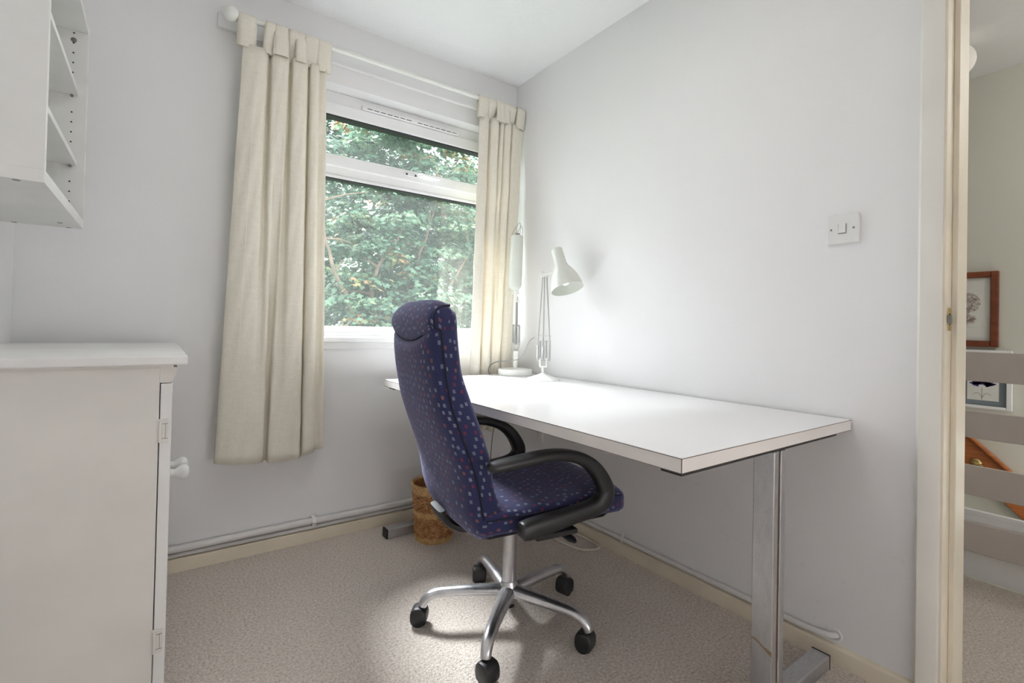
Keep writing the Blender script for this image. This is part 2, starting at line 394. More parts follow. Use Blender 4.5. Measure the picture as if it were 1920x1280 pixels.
# ------------------------------------------------------------------ window
win = empty('window_1', (0, 0, 0), **ST)
FY0, FY1 = .085, .15
def frame_rect(m, x0, x1, z0, z1, w, y0, y1, wb=None, wt=None):
    wb = wb or w; wt = wt or w
    m.box(x0, x0+w, y0, y1, z0, z1).box(x1-w, x1, y0, y1, z0, z1).box(x0+w, x1-w, y0, y1, z0, z0+wb).box(x0+w, x1-w, y0, y1, z1-wt, z1); return m
m = frame_rect(MB(), WX0, WX1, WZ0-.0, WZ1, .045, FY0, FY1, .022, .062); m.box(WX0+.045, WX1-.045, FY0, FY1, 1.706, 1.752)
m.build('outer_frame', M['upvc'], win, bevel=.004)
sash = frame_rect(MB(), WX0+.035, WX1-.035, 1.742, 2.048, .045, FY0-.014, FY1-.01, .058, .058).build('opening_sash', M['upvc'], win, bevel=.006)
frame_rect(MB(), WX0+.078, WX1-.078, 1.797, 1.993, .005, FY0-.006, FY1-.02, .005, .011).build('gasket', M['gasket'], sash)
MB().box(WX0+.08, WX1-.08, .118, .122, 1.79, 1.995).build('glass_pane', M['glass'], sash)
fx = frame_rect(MB(), WX0+.045, WX1-.045, .947, 1.706, .022, FY0-.004, FY1-.01, .028, .015).build('glazing_bead', M['upvc'], win, bevel=.004)
frame_rect(MB(), WX0+.066, WX1-.066, .973, 1.692, .004, FY0+.004, FY1-.02, .003, .007).build('gasket', M['gasket'], win)
MB().box(WX0+.066, WX1-.066, .118, .122, .97, 1.695).build('glass_pane', M['glass'], win)
# espagnolette handle on the sash rail
hd = MB().box(-.665, -.50, FY0-.022, FY0-.014, 1.765, 1.785).build('handle', M['upvc'], win, bevel=.003)
m = MB().tube(catmull([(-.585, FY0-.024, 1.778), (-.575, FY0-.045, 1.778), (-.55, FY0-.05, 1.777), (-.47, FY0-.044, 1.774)]), .009, 8, ell=(1, .7)); m.build('lever', M['upvc'], hd, smooth=60)
for x in (-.65, -.60): MB().cyl((x, FY0-.0235, 1.775), (x, FY0-.021, 1.775), .006).build('screw_cover', M['hole'], hd)
# trickle vent
vt = MB().box(-.89, -.345, FY0-.022, FY0-.001, 2.049, 2.072).build('trickle_vent', M['upvc'], win, bevel=.005, segs=3)
m = MB()
for i in range(7):
    for sx in (0, 1):
        x = (-.865+i*.0345) if sx == 0 else (-.595+i*.0345)
        m.box(x, x+.026, FY0-.0232, FY0-.0215, 2.0555, 2.0585)
m.build('vent_slots', M['hole'], vt)
MB().box(-.632, -.602, FY0-.027, FY0-.018, 2.050, 2.062).build('vent_slider', M['upvc'], vt, bevel=.002)
m = MB().box(WX0-.03, WX1+.03, -.035, FY0, .900, .925)
tag(m.build('window_sill', M['upvc'], win, bevel=.006, segs=3))
boxo('sill_moulding', M['white'], WX0-.01, WX1+.01, -.012, 0, .868, .900, win, bevel=.003)

# ------------------------------------------------------------------ curtain pole and curtains
RY, RZ = -.09, 2.216
rod = empty('curtain_rod', (-1.43, RY, RZ), label='long white curtain pole above the window with a ball at its left end', cat='curtain rod')
MB().tube([(0, 0, 0), (1.425, 0, 0)], .0105, 16).build('pole', M['enamel'], rod, smooth=True)
m = MB(); R90 = Matrix.Rotation(-PI/2, 4, 'Y')
prof = [(.011, 0), (.017, .004), (.017, .010), (.011, .014), (.012, .018)]+[(.030*math.sin(t), .047-.030*math.cos(t)) for t in [.42+i*(PI-.42)/12 for i in range(12)]]+[(.0005, .077)]
m.lathe(prof, 24, R90); m.build('finial', M['enamel'], rod, smooth=60)
for x in (.02, 1.40):
    b = MB().tube([(x, 0, -.014), (x, .03, -.016), (x, .066, -.016)], .008, 10); b.box(x-.012, x+.012, .066, .070, -.035, .018); b.build('bracket', M['enamel'], rod, smooth=40)

def curtain(name, label, top, bot, ztop, zbot, path_t, path_b, tabs, zlow=lambda u: 0, shift=0.0):
    root = empty(name, (top[0], RY, 2.216), label=label, cat='curtain', group=None)
    ox, oy, oz = top[0], RY, 2.216
    pt = catmull([(a, b, 0) for a, b in path_t], 8); pb = catmull([(a, b, 0) for a, b in path_b], 8)
    def samp(P, n):
        L = [0]
        for i in range(1, len(P)): L.append(L[-1]+(P[i]-P[i-1]).length)
        out = []; j = 0
        for k in range(n):
            t = L[-1]*k/(n-1)
            while j < len(L)-2 and L[j+1] < t: j += 1
            f_ = (t-L[j])/max(1e-9, L[j+1]-L[j]); out.append(P[j].lerp(P[j+1], f_))
        return out
    N = 170; a_, b_ = samp(pt, N), samp(pb, N); NZ = 46; m = MB(); rings = []
    for j in range(NZ+1):
        t = j/NZ; s_ = t*t*(3-2*t) if t < .5 else t*t*(3-2*t)
        e = .25*t+.75*s_
        x0 = top[0]+(bot[0]-top[0])*(t**1.0); x1 = top[1]+(bot[1]-top[1])*(t**1.0)
        ring = []
        for k in range(N):
            p = a_[k].lerp(b_[k], e); u = k/(N-1)
            amp = .75+.25*min(1, t*3+.1)
            w = .0022*math.sin(9*t*6.28+u*23)*(.3+t)+.0018*math.sin(t*31+u*61)
            zz = ztop+(zbot-ztop)*t+(zlow(u)*t)
            ring.append((x0+(x1-x0)*p.x-ox, RY+p.y*amp+w*.8-oy, zz-oz))
        rings.append(ring)
    m.loft(rings, closed=False); m.build('cloth', M['linen'], root, smooth=70, solid=.0022, fixn=False)
    # stitched header band and hem turn-ups
    m = MB(); m.loft([[(p[0], p[1]-.0026, p[2]) for p in rings[j][:22]] for j in range(NZ+1)], closed=False); m.build('side_hem', M['linen'], root, smooth=70, solid=.0016, fixn=False)
    for (u, wd, tw) in tabs:
        k = int(u*(N-1)); p = rings[0][k]; cx = p[0]; cyf = p[1]
        pts = []
        z0 = rings[0][0][2]
        prof = [(cyf-.0022, z0-.012), (cyf-.003, z0-.002), (-.013, -.018), (-.0150, 0), (-.009, .012), (0, .0150), (.009, .012), (.0150, 0), (.013, -.018), (cyf+.004, z0-.002), (cyf+.003, z0-.014)]
        P = catmull([(0, a1, b1) for a1, b1 in prof], 4)
        rr_ = []
        for i, q in enumerate(P):
            wv_ = wd*(1-.10*math.sin(PI*i/len(P)))
            dx = tw*(math.sin(PI*i/len(P)))
            rr_.append([(cx-wv_/2+dx+wv_*h, q.y-.004*math.sin(PI*h)*(1 if i < len(P)/2 else -1), q.z) for h in (0, .25, .5, .75, 1)])
        MB().loft(rr_, closed=False).build('tab', M['linen'], root, smooth=70, solid=.002, fixn=False)
    return root
PB = [(0, .010), (.04, -.006), (.15, -.016), (.30, -.018), (.395, -.010), (.418, .004), (.420, .024), (.395, .030), (.43, .034), (.462, .026), (.458, .002), (.475, -.014), (.58, -.022), (.68, -.018), (.742, -.010), (.765, .004), (.758, .024), (.79, .026), (.785, .002), (.805, -.012), (.86, -.016), (.898, -.006), (.91, .016), (.95, .016), (.975, .004), (1, .004)]
PTp = [(0, .002), (.06, -.006), (.16, -.014), (.25, -.010), (.29, .008), (.28, .026), (.32, .028), (.33, .004), (.345, -.014), (.42, -.022), (.50, -.016), (.53, .004), (.52, .026), (.56, .028), (.57, .004), (.585, -.016), (.66, -.022), (.73, -.016), (.76, .004), (.75, .026), (.785, .026), (.79, .0), (.81, -.016), (.86, -.018), (.895, -.004), (.905, .014), (.95, .010), (1, .004)]
curtain('curtain', 'cream linen tab-top curtain at the left of the window, hanging free above the floor', (-1.432, -1.104), (-1.492, -1.078), 2.112, .425, PTp, PB,
        [(.03, .072, 0), (.23, .045, .01), (.40, .062, 0), (.55, .04, .006), (.66, .045, -.004), (.80, .07, 0), (.965, .066, 0)], lambda u: -.02*math.sin(u*3.0)+.035*max(0, u-.75)*1.5)
PTr = [(0, .006), (.05, -.004), (.15, -.016), (.20, .004), (.21, .024), (.24, .022), (.25, -.008), (.34, -.026), (.40, -.012), (.415, .02), (.44, .02), (.45, -.012), (.50, -.02), (.515, .018), (.54, .02), (.55, -.012), (.64, -.028), (.69, -.01), (.70, .018), (.73, .015), (.74, -.01), (.84, -.006), (.93, .002), (1, .01)]
PBr = [(0, .01), (.06, -.01), (.16, -.02), (.22, .004), (.215, .03), (.25, .03), (.255, -.006), (.33, -.028), (.42, -.02), (.44, .014), (.43, .03), (.47, .03), (.475, -.006), (.56, -.026), (.66, -.018), (.68, .014), (.67, .028), (.71, .028), (.715, -.004), (.80, -.02), (.91, -.014), (1, .008)]
curtain('curtain', 'cream linen tab-top curtain in the corner right of the window, its hem behind the desk', (-.304, -.012), (-.335, -.075), 2.128, .43, PTr, PBr,
        [(.05, .07, 0), (.22, .055, .004), (.35, .03, .004), (.47, .045, 0), (.60, .045, .006), (.74, .055, -.004), (.93, .065, -.002)], lambda u: .014*math.sin(u*20))

# ------------------------------------------------------------------ desk
dk = empty('desk', (-.42, -.95, 0), label='long white desk with chrome T-legs along the right wall', cat='desk')
dx, dy = .42, .95
DX0, DX1, DYN, DYF = -.833, -.008, -1.746, -.165
top = MB().box(DX0+dx, DX1+dx, DYN+dy, DYF+dy, .704, .736).build('desktop', M['desk'], dk, bevel=.0012)
m = MB().box(DX0-.0006+dx, DX1+dx, DYN-.0006+dy, DYF+.0006+dy, .7058, .7338)
m.build('edge_band', M['deskedge'], top)
m = MB()
for z in (.7339, .7049): m.box(DX0-.0009+dx, DX1+dx, DYN-.0009+dy, DYN-.0002+dy, z, z+.0012).box(DX0-.0009+dx, DX0-.0002+dx, DYN+dy, DYF+dy, z, z+.0012)
m.box(DX0-.001+dx, DX0+.0004+dx, DYN-.001+dy, DYN+.0004+dy, .705, .735)
m.build('edge_line', M['darkline'], top)
for (yc, nm) in ((-1.693, 0), (-.153, 1)):
    bar = MB().box(-.795+dx, -.035+dx, yc-.027+dy, yc+.027+dy, .686, .703).build('crossbar', M['blacksteel'], dk, bevel=.003)
    c = MB().mat(M['wornchrome'])
    x0, x1, y0, y1 = -.408, -.346, yc-.027, yc+.027
    # C-channel pair: two box sections with a recessed groove between them
    c.box(x0+dx, x0+.024+dx, y0+dy, y1+dy, .040, .686).box(x0+.036+dx, x1+dx, y0+dy, y1+dy, .040, .686).box(x0+.024+dx, x0+.036+dx, y0+.006+dy, y1-.006+dy, .040, .686)
    col = c.build('column', None, dk, bevel=.0025)
    MB().box(x0+.026+dx, x0+.034+dx, y0+.0045+dy, y0+.007+dy, .045, .685).build('rust_streak', M['rustline'], col)
    ft = MB().box(-.803+dx, -.056+dx, yc-.025+dy, yc+.025+dy, .002, .042).build('foot', M['wornchrome'], dk, bevel=.004)
    for e0, e1 in ((-.811, -.802), (-.0575, -.0535)): MB().box(e0+dx, e1+dx, yc-.0255+dy, yc+.0255+dy, .001, .043).build('end_cap', M['rubber'], ft, bevel=.002)
    if nm == 0:
        m = MB(); m.prism([(x0-.0008+dx, y1+dy, .196), (x0-.0008+dx, y1-.02+dy, .189), (x0-.0008+dx, y0+.012+dy, .176), (x0-.0008+dx, y0+dy, .170), (x0-.0008+dx, y0+dy, .182), (x0-.0008+dx, y0+.02+dy, .186), (x0-.0008+dx, y1-.012+dy, .198)], (.001, 0, 0)); m.build('tape_mark', plain('dried_glue_mark', (.33, .24, .14), .7), col)

# ------------------------------------------------------------------ office chair
A0 = math.radians(-8)
ch = empty('office_chair', (-.705, -.996, 0), A0, label='high-backed blue patterned office chair on castors, standing at the white desk', cat='chair')
# base: five cast arms
hub = MB(); hub.lathe([(.012, .070), (.030, .072), (.036, .085), (.038, .105), (.030, .124), (.027, .132), (.025, .14)], 28); hubo = hub.build('hub', M['alu'], ch, smooth=50)
for k in range(5):
    an = math.radians(13.5+72*k); c, s_ = math.cos(an), math.sin(an)
    pr = [(.018, .107, .0225), (.06, .108, .0215), (.12, .108, .0195), (.19, .106, .0175), (.235, .103, .0168), (.262, .094, .0165), (.280, .078, .016), (.286, .0625, .0155)]
    P = catmull([(r_*c, r_*s_, z) for r_, z, w in pr], 4); tw = [w for _, _, w in pr]
    rad = [lerp([(i/(len(pr)-1), w) for i, w in enumerate(tw)], j/(len(P)-1)) for j in range(len(P))]
    MB().tube(P, [v*1.0 for v in rad], 16, ell=[(1.22-.2*i/len(P), .92) for i in range(len(P))]).build('base_arm', M['alu'], ch, smooth=60)
    # castor: hood, two wheels, fork stem
    ca = math.radians((200, 240, 150, 285, 120)[k]); cx, cy = .286*c, .286*s_
    q = Matrix.Translation((cx, cy, 0)) @ Matrix.Rotation(ca, 4, 'Z')
    hood = MB(); rings = []
    for y in (-.0255, -.0235, -.019, -.008, .008, .019, .0235, .0255):
        sc_ = {.0255: .80, .0235: .93, .019: .985, .008: 1}[abs(y)]
        ring = []
        for i in range(21):
            t = math.radians(-48+i*276/20); c_, d_ = math.cos(t), math.sin(t)
            ring.append(q @ Vector((.010+.0280*sc_*math.copysign(abs(c_)**.72, c_), y, .0310+.0300*sc_*math.copysign(abs(d_)**.8, d_))))
        rings.append(ring)
    hood.loft(rings, closed=True); hood.tube([q @ Vector((0, 0, .05)), q @ Vector((0, 0, .066))], .0115, 12)
    ho = hood.build('castor', M['black'], ch, smooth=50, bevel=0)
    for sg in (-1, 1):
        MB().tube([q @ Vector((.012, sg*.005, .0245)), q @ Vector((.012, sg*.022, .0245))], .0245, 20).build('wheel', M['rubber'], ho, smooth=40)
MB().tube([(0, 0, .12), (0, 0, .385)], .0232, 24).build('gas_column', M['alu'], ch, smooth=40)
m = MB(); m.lathe([(.012, .05), (.020, .054), (.022, .09), (.01, .095)], 18); m.build('column_foot', M['black'], hubo, smooth=40)
# mechanism under the seat
m = MB(); m.loft([[(x, y, z) for x, y, z in ((-.16, -.07*w, z0), (.11, -.06*w, z0), (.11, .06*w, z0), (-.16, .07*w, z0))] for z0, w in ((.352, .7), (.362, 1), (.400, 1.25))])
mech = m.build('tilt_mechanism', M['black'], ch, bevel=.006)
m = MB(); P = catmull([(.02, -.06, .372), (.045, -.13, .368), (.055, -.19, .366)]); m.tube(P, .005, 8)
m.tube([(.052, -.185, .367), (.058, -.20, .368), (.066, -.225, .367), (.074, -.255, .360), (.078, -.268, .356)], [.006, .012, .016, .015, .006], 12, ell=(1, .5)); m.build('height_lever', M['black'], mech, smooth=50)
m = MB(); P = catmull([(-.10, 0, .375), (-.16, 0, .358), (-.190, 0, .356), (-.232, 0, .378), (-.252, 0, .402), (-.259, 0, .424)])
m.tube(P, 1, 16, ell=[(.050, .011)]*len(P), up=None, sup=4); m.build('back_support', M['black'], ch, smooth=50)
# seat cushion
def superring(hw, hh, n, f_, N=36):
    out = []
    for k in range(N):
        t = 2*PI*(k+.5)/N; c, s_ = math.cos(t), math.sin(t)
        out.append((math.copysign(abs(c)**(2/n), c)*hw, math.copysign(abs(s_)**(2/n), s_)*hh))
    return [f_(a1, b1) for a1, b1 in out]
ST_ = [(-.215, .20, .020, .432), (-.213, .222, .030, .432), (-.200, .234, .038, .433), (-.16, .240, .0405, .434), (-.08, .244, .041, .435), (.0, .247, .042, .437), (.10, .249, .043, .441), (.18, .249, .0455, .4445), (.235, .247, .049, .4435), (.268, .243, .047, .4400), (.287, .236, .038, .436), (.297, .220, .020, .431), (.299, .19, .008, .430)]
m = MB(); m.loft([superring(hw, hh, 5, lambda a1, b1, s0=s0, zc=zc: (s0, a1, zc+b1+(.006*(1-(a1/.25)**2) if b1 > 0 else 0))) for s0, hw, hh, zc in ST_])
seat = m.build('seat', M['fabric'], ch, smooth=60)
sm_ = MB(); sm_.tube([(s0, -hw-.001, zc+hh*.45) for s0, hw, hh, zc in ST_[2:-3]], .0028, 6); sm_.build('piping', M['piping'], seat, smooth=60)
m = MB(); m.loft([superring(.215*w, .010, 3, lambda a1, b1, s0=s0: (s0, a1, .392+b1)) for s0, w in ((-.20, .9), (-.18, 1), (.22, 1), (.262, .9))]); m.build('seat_pan', M['black'], ch, smooth=50)
# backrest: front cushion and rear shell lofted upwards along the curved side profile
SEAM = [(.388, -.200), (.41, -.203), (.43, -.210), (.46, -.226), (.52, -.236), (.57, -.246), (.645, -.274), (.70, -.295), (.77, -.321), (.863, -.338), (.96, -.349), (1.0, -.352), (1.05, -.352)]
FRONT = [(.388, -.155), (.41, -.142), (.453, -.142), (.529, -.180), (.604, -.187), (.68, -.210), (.77, -.245), (.86, -.280), (.947, -.290), (1.005, -.293), (1.05, -.300)]
REAR = [(.388, -.238), (.41, -.250), (.46, -.268), (.52, -.278), (.57, -.289), (.645, -.316), (.70, -.337), (.77, -.360), (.863, -.378), (.93, -.386), (.96, -.384), (1.05, -.384)]
WID = [(.388, .205), (.42, .222), (.50, .228), (.65, .222), (.80, .211), (.95, .203), (1.0, .202), (1.05, .199)]
def sm(tab, z, e=.02): return (lerp(tab, z-e)+lerp(tab, z)*2+lerp(tab, z+e))/4+(.019 if tab is not WID else 0)
def half(z, w, d, sgn, n, s0, N=22, sc=1.0):
    """half superellipse ring from +w over depth d to -w, flat on the seam plane"""
    o = []
    for k in range(N+1):
        t = PI*k/N; c, s_ = math.cos(t), math.sin(t)
        o.append((s0+sgn*d*sc*abs(s_)**(2/n), math.copysign(abs(c)**(2/n), c)*w*sc, z))
    return o
def zs(a1, b1, n): return [a1+(b1-a1)*i/n for i in range(n+1)]
back = empty('x', (0, 0, 0)); bpy.data.objects.remove(back)
# rear shell
rings = []
for z in zs(.388, .972, 34):
    e = min(1, (z-.388)/.03); e = .72+.28*math.sqrt(max(0, 1-(1-e)**2)); e2 = min(1, (.972-z)/.012); e2 = .80+.2*math.sqrt(max(0, 1-(1-e2)**2))
    s0 = sm(SEAM, z); d = s0-sm(REAR, z); w = sm(WID, z)
    r = half(z, w, d+.010, -1, 3.2, s0, sc=1); 
    # the top edge of the shell dips in the middle below the headrest
    r = [(s0+(p[0]-s0)*e*e2, p[1]*(.96+.04*e), p[2]+(-.030*(1-(p[1]/w)**2)+.018*abs(p[1]/w)**4)*max(0, (z-.85)/.122)) for p in r]
    rings.append(r)
m = MB(); m.loft(rings); bs = m.build('backrest_shell', M['fabric'], ch, smooth=60)
MB().tube([Vector(p)+Vector((-.0012, 0, .001)) for p in rings[-1][2:-2]], .0028, 6).build('seam', M['piping'], bs, smooth=60)
# front cushion with the headrest cap
rings = []
for z in zs(.392, 1.046, 40):
    e = min(1, (z-.392)/.03); e = math.sqrt(max(.02, 1-(1-e)**2)); e2 = min(1, (1.046-z)/.022); e2 = math.sqrt(max(.03, 1-(1-e2)**2))
    s0 = sm(SEAM, z); d = sm(FRONT, z)-s0; w = sm(WID, z)+.002
    r = half(z, w, d, 1, 6.5, s0)
    ew = .90+.10*e2
    r = [(s0+(p[0]-s0)*(.35+.65*e)*(.55+.45*e2), p[1]*ew, z+(.010*(1-(p[1]/w)**2)-.016*abs(p[1]/w)**6)*max(0, (z-.95)/.1)) for p in r]
    rings.append(r)
m = MB(); m.loft(rings); bc = m.build('backrest', M['fabric'], ch, smooth=60)
# headrest roll wrapping over the top
rings = []
prof = [(-.3470, .945, .80), (-.366, .943, .93), (-.379, .950, .98), (-.388, .970, 1.0), (-.392, .998, 1.0), (-.389, 1.022, .99), (-.379, 1.043, .965), (-.362, 1.057, .93), (-.345, 1.061, .90), (-.328, 1.058, .87), (-.317, 1.049, .84), (-.315, 1.036, .84), (-.320, 1.02, .8)]
PF = catmull([(a1+.019, 0, b1) for a1, b1, w in prof], 3); ring_n = len(PF)
rings = []
NW = 30; HW_ = .203
for i in range(NW+1):
    t = -1+2*i/NW
    y = math.copysign(1-(1-abs(t))**1.6, t)*HW_
    edge = (1-abs(y/HW_)**5); rl = []
    for j, p in enumerate(PF):
        cs, cz = -.333, .998
        k_ = .80+.20*max(0, edge)**.5
        dip = -.016*(1-(y/HW_)**2) + .018*abs(y/HW_)**3
        lowf = max(0, min(1, (1.0-p.z)/.04)); cr = -.014*abs(y/HW_)**6*max(0, min(1, (p.z-1.0)/.05))
        rl.append((cs+(p.x-cs)*k_, y, cz+(p.z-cz)*(k_*.985+.015)+dip*lowf+cr+.004*(1-(y/HW_)**2)))
    rings.append(rl)
m = MB(); m.loft(rings); hr = m.build('headrest', M['fabric'], ch, smooth=60)
pp = MB()
for sg in (-1, 1):
    pp = MB()
    pts = [(sm(SEAM, z)-.001, sg*(sm(WID, z)+.0015), z) for z in zs(.43, .968, 26)]
    lo = [(-.120, sg*.220, .402), (-.150, sg*.223, .399), (-.172, sg*.225, .405), (-.188, sg*.226, .419)]
    hi = [(-.334, sg*.2045, .976), (-.350, sg*.2035, .985), (-.353, sg*.202, 1.01), (-.346, sg*.200, 1.030), (-.331, sg*.197, 1.042), (-.306, sg*.195, 1.045)]
    pp.tube(catmull(lo+pts[::2]+hi, 3), .0035, 6)
    pp.build('piping', M['piping'], bc, smooth=60)
# lower side panels of fabric where back meets seat
m = MB(); m.loft([superring(.222, .034*w, 4, lambda a1, b1, s0=s0, zc=zc: (s0, a1, zc+b1)) for s0, w, zc in ((-.200, .6, .412), (-.19, .9, .415), (-.17, 1.0, .420), (-.140, 1.02, .425), (-.132, .9, .425))]); m.build('lumbar_gusset', M['fabric'], ch, smooth=60)
# armrests
for sg in (-1, 1):
    Y = sg*.276
    ctl = [(-.120, .423, .010, .008), (-.116, .423, .019, .017), (-.104, .424, .0235, .0255), (-.05, .430, .024, .028), (.05, .442, .023, .024), (.125, .452, .0225, .024), (.163, .466, .0225, .028), (.178, .495, .022, .027), (.165, .530, .022, .025), (.135, .570, .022, .022), (.09, .602, .023, .019), (.03, .621, .024, .0165), (-.03, .626, .026, .0155), (-.10, .621, .027, .0155), (-.17, .614, .026, .015), (-.205, .611, .022, .013), (-.218, .610, .012, .007)]
    P = catmull([(a1, Y, b1) for a1, b1, w, h in ctl], 5)
    Q = catmull([(w, h, 0) for a1, b1, w, h in ctl], 5)
    m = MB(); m.tube(P, 1, 20, ell=[(q.x, q.y) for q in Q], up=(0, sg*0+1, 0) if False else None, sup=3.0)
    # section axes: rebuild with a fixed sideways axis
    m = MB(); rings = []
    for i, p in enumerate(P):
        t = P[min(i+1, len(P)-1)]-P[max(i-1, 0)]; t.normalize(); nn = Vector((-t.z, 0, t.x)); q = Q[i]
        rings.append([p+Vector((0, 1, 0))*(math.copysign(abs(math.cos(2*PI*k/20))**(2/3.2), math.cos(2*PI*k/20))*q.x)+nn*(math.copysign(abs(math.sin(2*PI*k/20))**(2/3.2), math.sin(2*PI*k/20))*q.y) for k in range(20)])
    m.loft(rings); m.build('armrest', M['arm'], ch, smooth=60)
    MB().box(-.06, .08, min(Y, Y-sg*.10), max(Y, Y-sg*.10), .385, .400).build('arm_bracket', M['blacksteel'], ch, bevel=.003)

# ------------------------------------------------------------------ desk lamps
def place(root, fn): pass
lp = empty('desk_lamp', (-.160, -.490, .7362), math.radians(-35.8), label='white sprung desk lamp with a bell shade turned down, nearer of the two lamps', cat='lamp')
# local x = sideways, y = away from the viewer's side, z up
m = MB(); m.lathe([(.081, 0), (.0815, .003), (.078, .006), (.055, .014), (.030, .023), (.014, .029), (.010, .033)], 36); m.build('base', M['enamel'], lp, smooth=50)
m = MB().cyl((0, 0, .030), (0, 0, .062), .0068, 14); m.box(-.016, .016, -.012, .012, .060, .068).box(-.018, -.012, -.012, .012, .062, .105).box(.012, .018, -.012, .012, .062, .105); stem = m.build('stem', M['enamel'], lp, bevel=.0015)
m = MB()
for z, x0, x1 in ((.092, -.026, .034), (.186, -.030, .038), (.213, -.034, .036)): MB().cyl((x0, 0, z), (x1, 0, z), .0022, 8).build('cross_pin', M['spring'], lp, smooth=40)
for x0, x1 in ((-.031, -.022), (.026, .035)): MB().cyl((x0, -.006, .172), (x1, -.006, .172), .005, 10).build('cross_pin', M['spring'], lp, smooth=40)
def spring(m, x, y, z0, z1, r=.0052, turns=18, wr=.0012):
    m.tube([(x+r*math.cos(2*PI*t/8), y+r*math.sin(2*PI*t/8), z0+(z1-z0)*t/(8*turns)) for t in range(8*turns+1)], wr, 5)
for x in (-.027, -.001, .030):
    m = MB(); spring(m, x, -.006, .096, .166); m.cyl((x, -.006, .09), (x, -.006, .098), .0018, 6).cyl((x, -.006, .165), (x, -.006, .19), .0018, 6); m.build('spring', M['spring'], lp, smooth=60)
for x0, x1, y in ((-.027, -.010, -.004), (.000, -.001, .010), (.032, .010, -.004)):
    MB().tube([(x0, y, .168), (x1, 0, .500)], .0032, 8).build('arm_rod', M['rodgrey'], lp, smooth=60)
for x in (-.016, .016): MB().tube([(x, .004, .095), (x*.9, .004, .19)], .0038, 8).build('arm_rod', M['rodgrey'], lp, smooth=60)
m = MB().cyl((-.016, -.010, .508), (-.016, .008, .508), .011, 18).cyl((-.016, -.013, .508), (-.016, -.010, .508), .006, 12)
m.tube(catmull([(-.024, 0, .496), (-.018, 0, .524), (.0, 0, .522), (.012, 0, .50)]), .002, 6)
jt = m.build('elbow_joint', M['enamel'], lp, smooth=40)
MB().tube([(-.012, 0, .510), (.034, 0, .531)], [.0055, .008], 10, ell=(1, 1.4)).build('shade_arm', M['enamel'], lp, smooth=50)
ax = Vector((.25, -.33, -1)).normalized(); zq = (-ax).to_track_quat('Z', 'Y').to_matrix().to_4x4()
mt_ = Matrix.Translation((.057, -.004, .628)) @ zq
po = [(.0255, .008), (.0278, .004), (.0282, -.02), (.0285, -.055), (.0300, -.075), (.0360, -.092), (.0480, -.110), (.0600, -.132), (.0690, -.156), (.0755, -.184), (.0785, -.206)]
m = MB(); m.lathe(po+[(r_-.0018, z) for r_, z in reversed(po[1:])], 40, mt_, caps=False)
shd = m.build('shade', M['enamelgrey'], lp, smooth=60)
m = MB(); m.lathe([(.0002, .009), (.018, .0095), (.0255, .008)], 30, mt_, caps=False); m.build('shade_cap', M['enamelgrey'], shd, smooth=60)
m = MB(); m.lathe([(.0003, -.186), (.010, -.184), (.020, -.176), (.0255, -.160), (.024, -.143), (.016, -.125), (.0135, -.105)], 22, mt_); m.build('bulb', M['bulb'], shd, smooth=60)
# its grey flex, drooping behind the other base
def wl(p): return lp.matrix_basis.inverted() @ Vector(p)
bpy.context.view_layer.update()
pts = [(-.198, -.470, .940), (-.20, -.43, .92), (-.205, -.36, .83), (-.20, -.15, .80), (-.235, -.124, .765), (-.215, -.1225, .70), (-.185, -.1225, .64), (-.172, -.1225, .58), (-.165, -.1225, .50), (-.195, -.12, .42), (-.20, -.11, .30), (-.20, -.09, .14)]
lw = Matrix.Translation(lp.location) @ Matrix.Rotation(math.radians(-35.8), 4, 'Z')
tag(MB().tube(catmull(pts, 6), .0024, 7).build('lamp_cable', M['greycable'], smooth=60), 'thin dark lamp cable running from the nearer desk lamp down behind the desk', 'cable')

l2 = empty('desk_lamp', (-.140, -.235, .7362), math.radians(-35.8), label='white sprung desk lamp with a tall closed cylinder head in the corner by the curtain', cat='lamp')
m = MB(); m.lathe([(.088, 0), (.091, .003), (.091, .026), (.087, .031), (.02, .033), (.012, .036)], 40); m.build('base', M['enamel'], l2, smooth=40)
m = MB().cyl((0, 0, .03), (0, 0, .10), .0115, 16); m.box(-.012, .014, -.012, .012, .085, .125); m.cyl((-.001, -.018, .095), (-.001, -.010, .095), .007, 12); m.build('stem', M['enamel'], l2, bevel=.002)
for sx in (-1, 1):
    MB().tube([(sx*.008, 0, .118), (sx*.019, 0, .158), (sx*.019, -.003, .168)], .0036, 8).build('arm_rod', M['rodgrey'], l2, smooth=60)
    m = MB(); spring(m, sx*.016+.001, -.004, .168, .258, .0055, 22); m.build('spring', M['spring'], l2, smooth=60)
    m = MB().cyl((sx*.013-.006, -.004, .262), (sx*.013+.006, -.004, .262), .0035, 8); m.build('cross_pin', M['screw'], l2, smooth=40)
MB().tube([(-.004, 0, .16), (-.002, 0, .265), (-.002, 0, .415)], .0042, 8).build('arm_rod', M['rodgrey'], l2, smooth=60)
MB().tube([(.004, .006, .16), (.004, .006, .265), (.004, .006, .415)], .0042, 8).build('arm_rod', M['rodgrey'], l2, smooth=60)
m = MB().box(-.010, .004, -.008, .008, .385, .455); m.box(-.026, .010, -.004, .004, .430, .436); m.cyl((-.024, 0, .425), (-.024, 0, .455), .003, 8).cyl((.008, 0, .425), (.008, 0, .455), .003, 8); m.cyl((.004, 0, .39), (.018, 0, .39), .004, 8); m.build('elbow_joint', M['enamel'], l2, bevel=.0015)
m = MB(); q = Matrix.Translation((-.012, 0, .447)) @ Matrix.Rotation(math.radians(1.5), 4, 'Y')
m.lathe([(.002, .0), (.016, .002), (.027, .008), (.033, .018), (.0355, .034), (.0355, .10), (.034, .25), (.0325, .285), (.030, .292), (.012, .295)], 30, q); hd2 = m.build('lamp_head', M['enamelgrey'], l2, smooth=50)
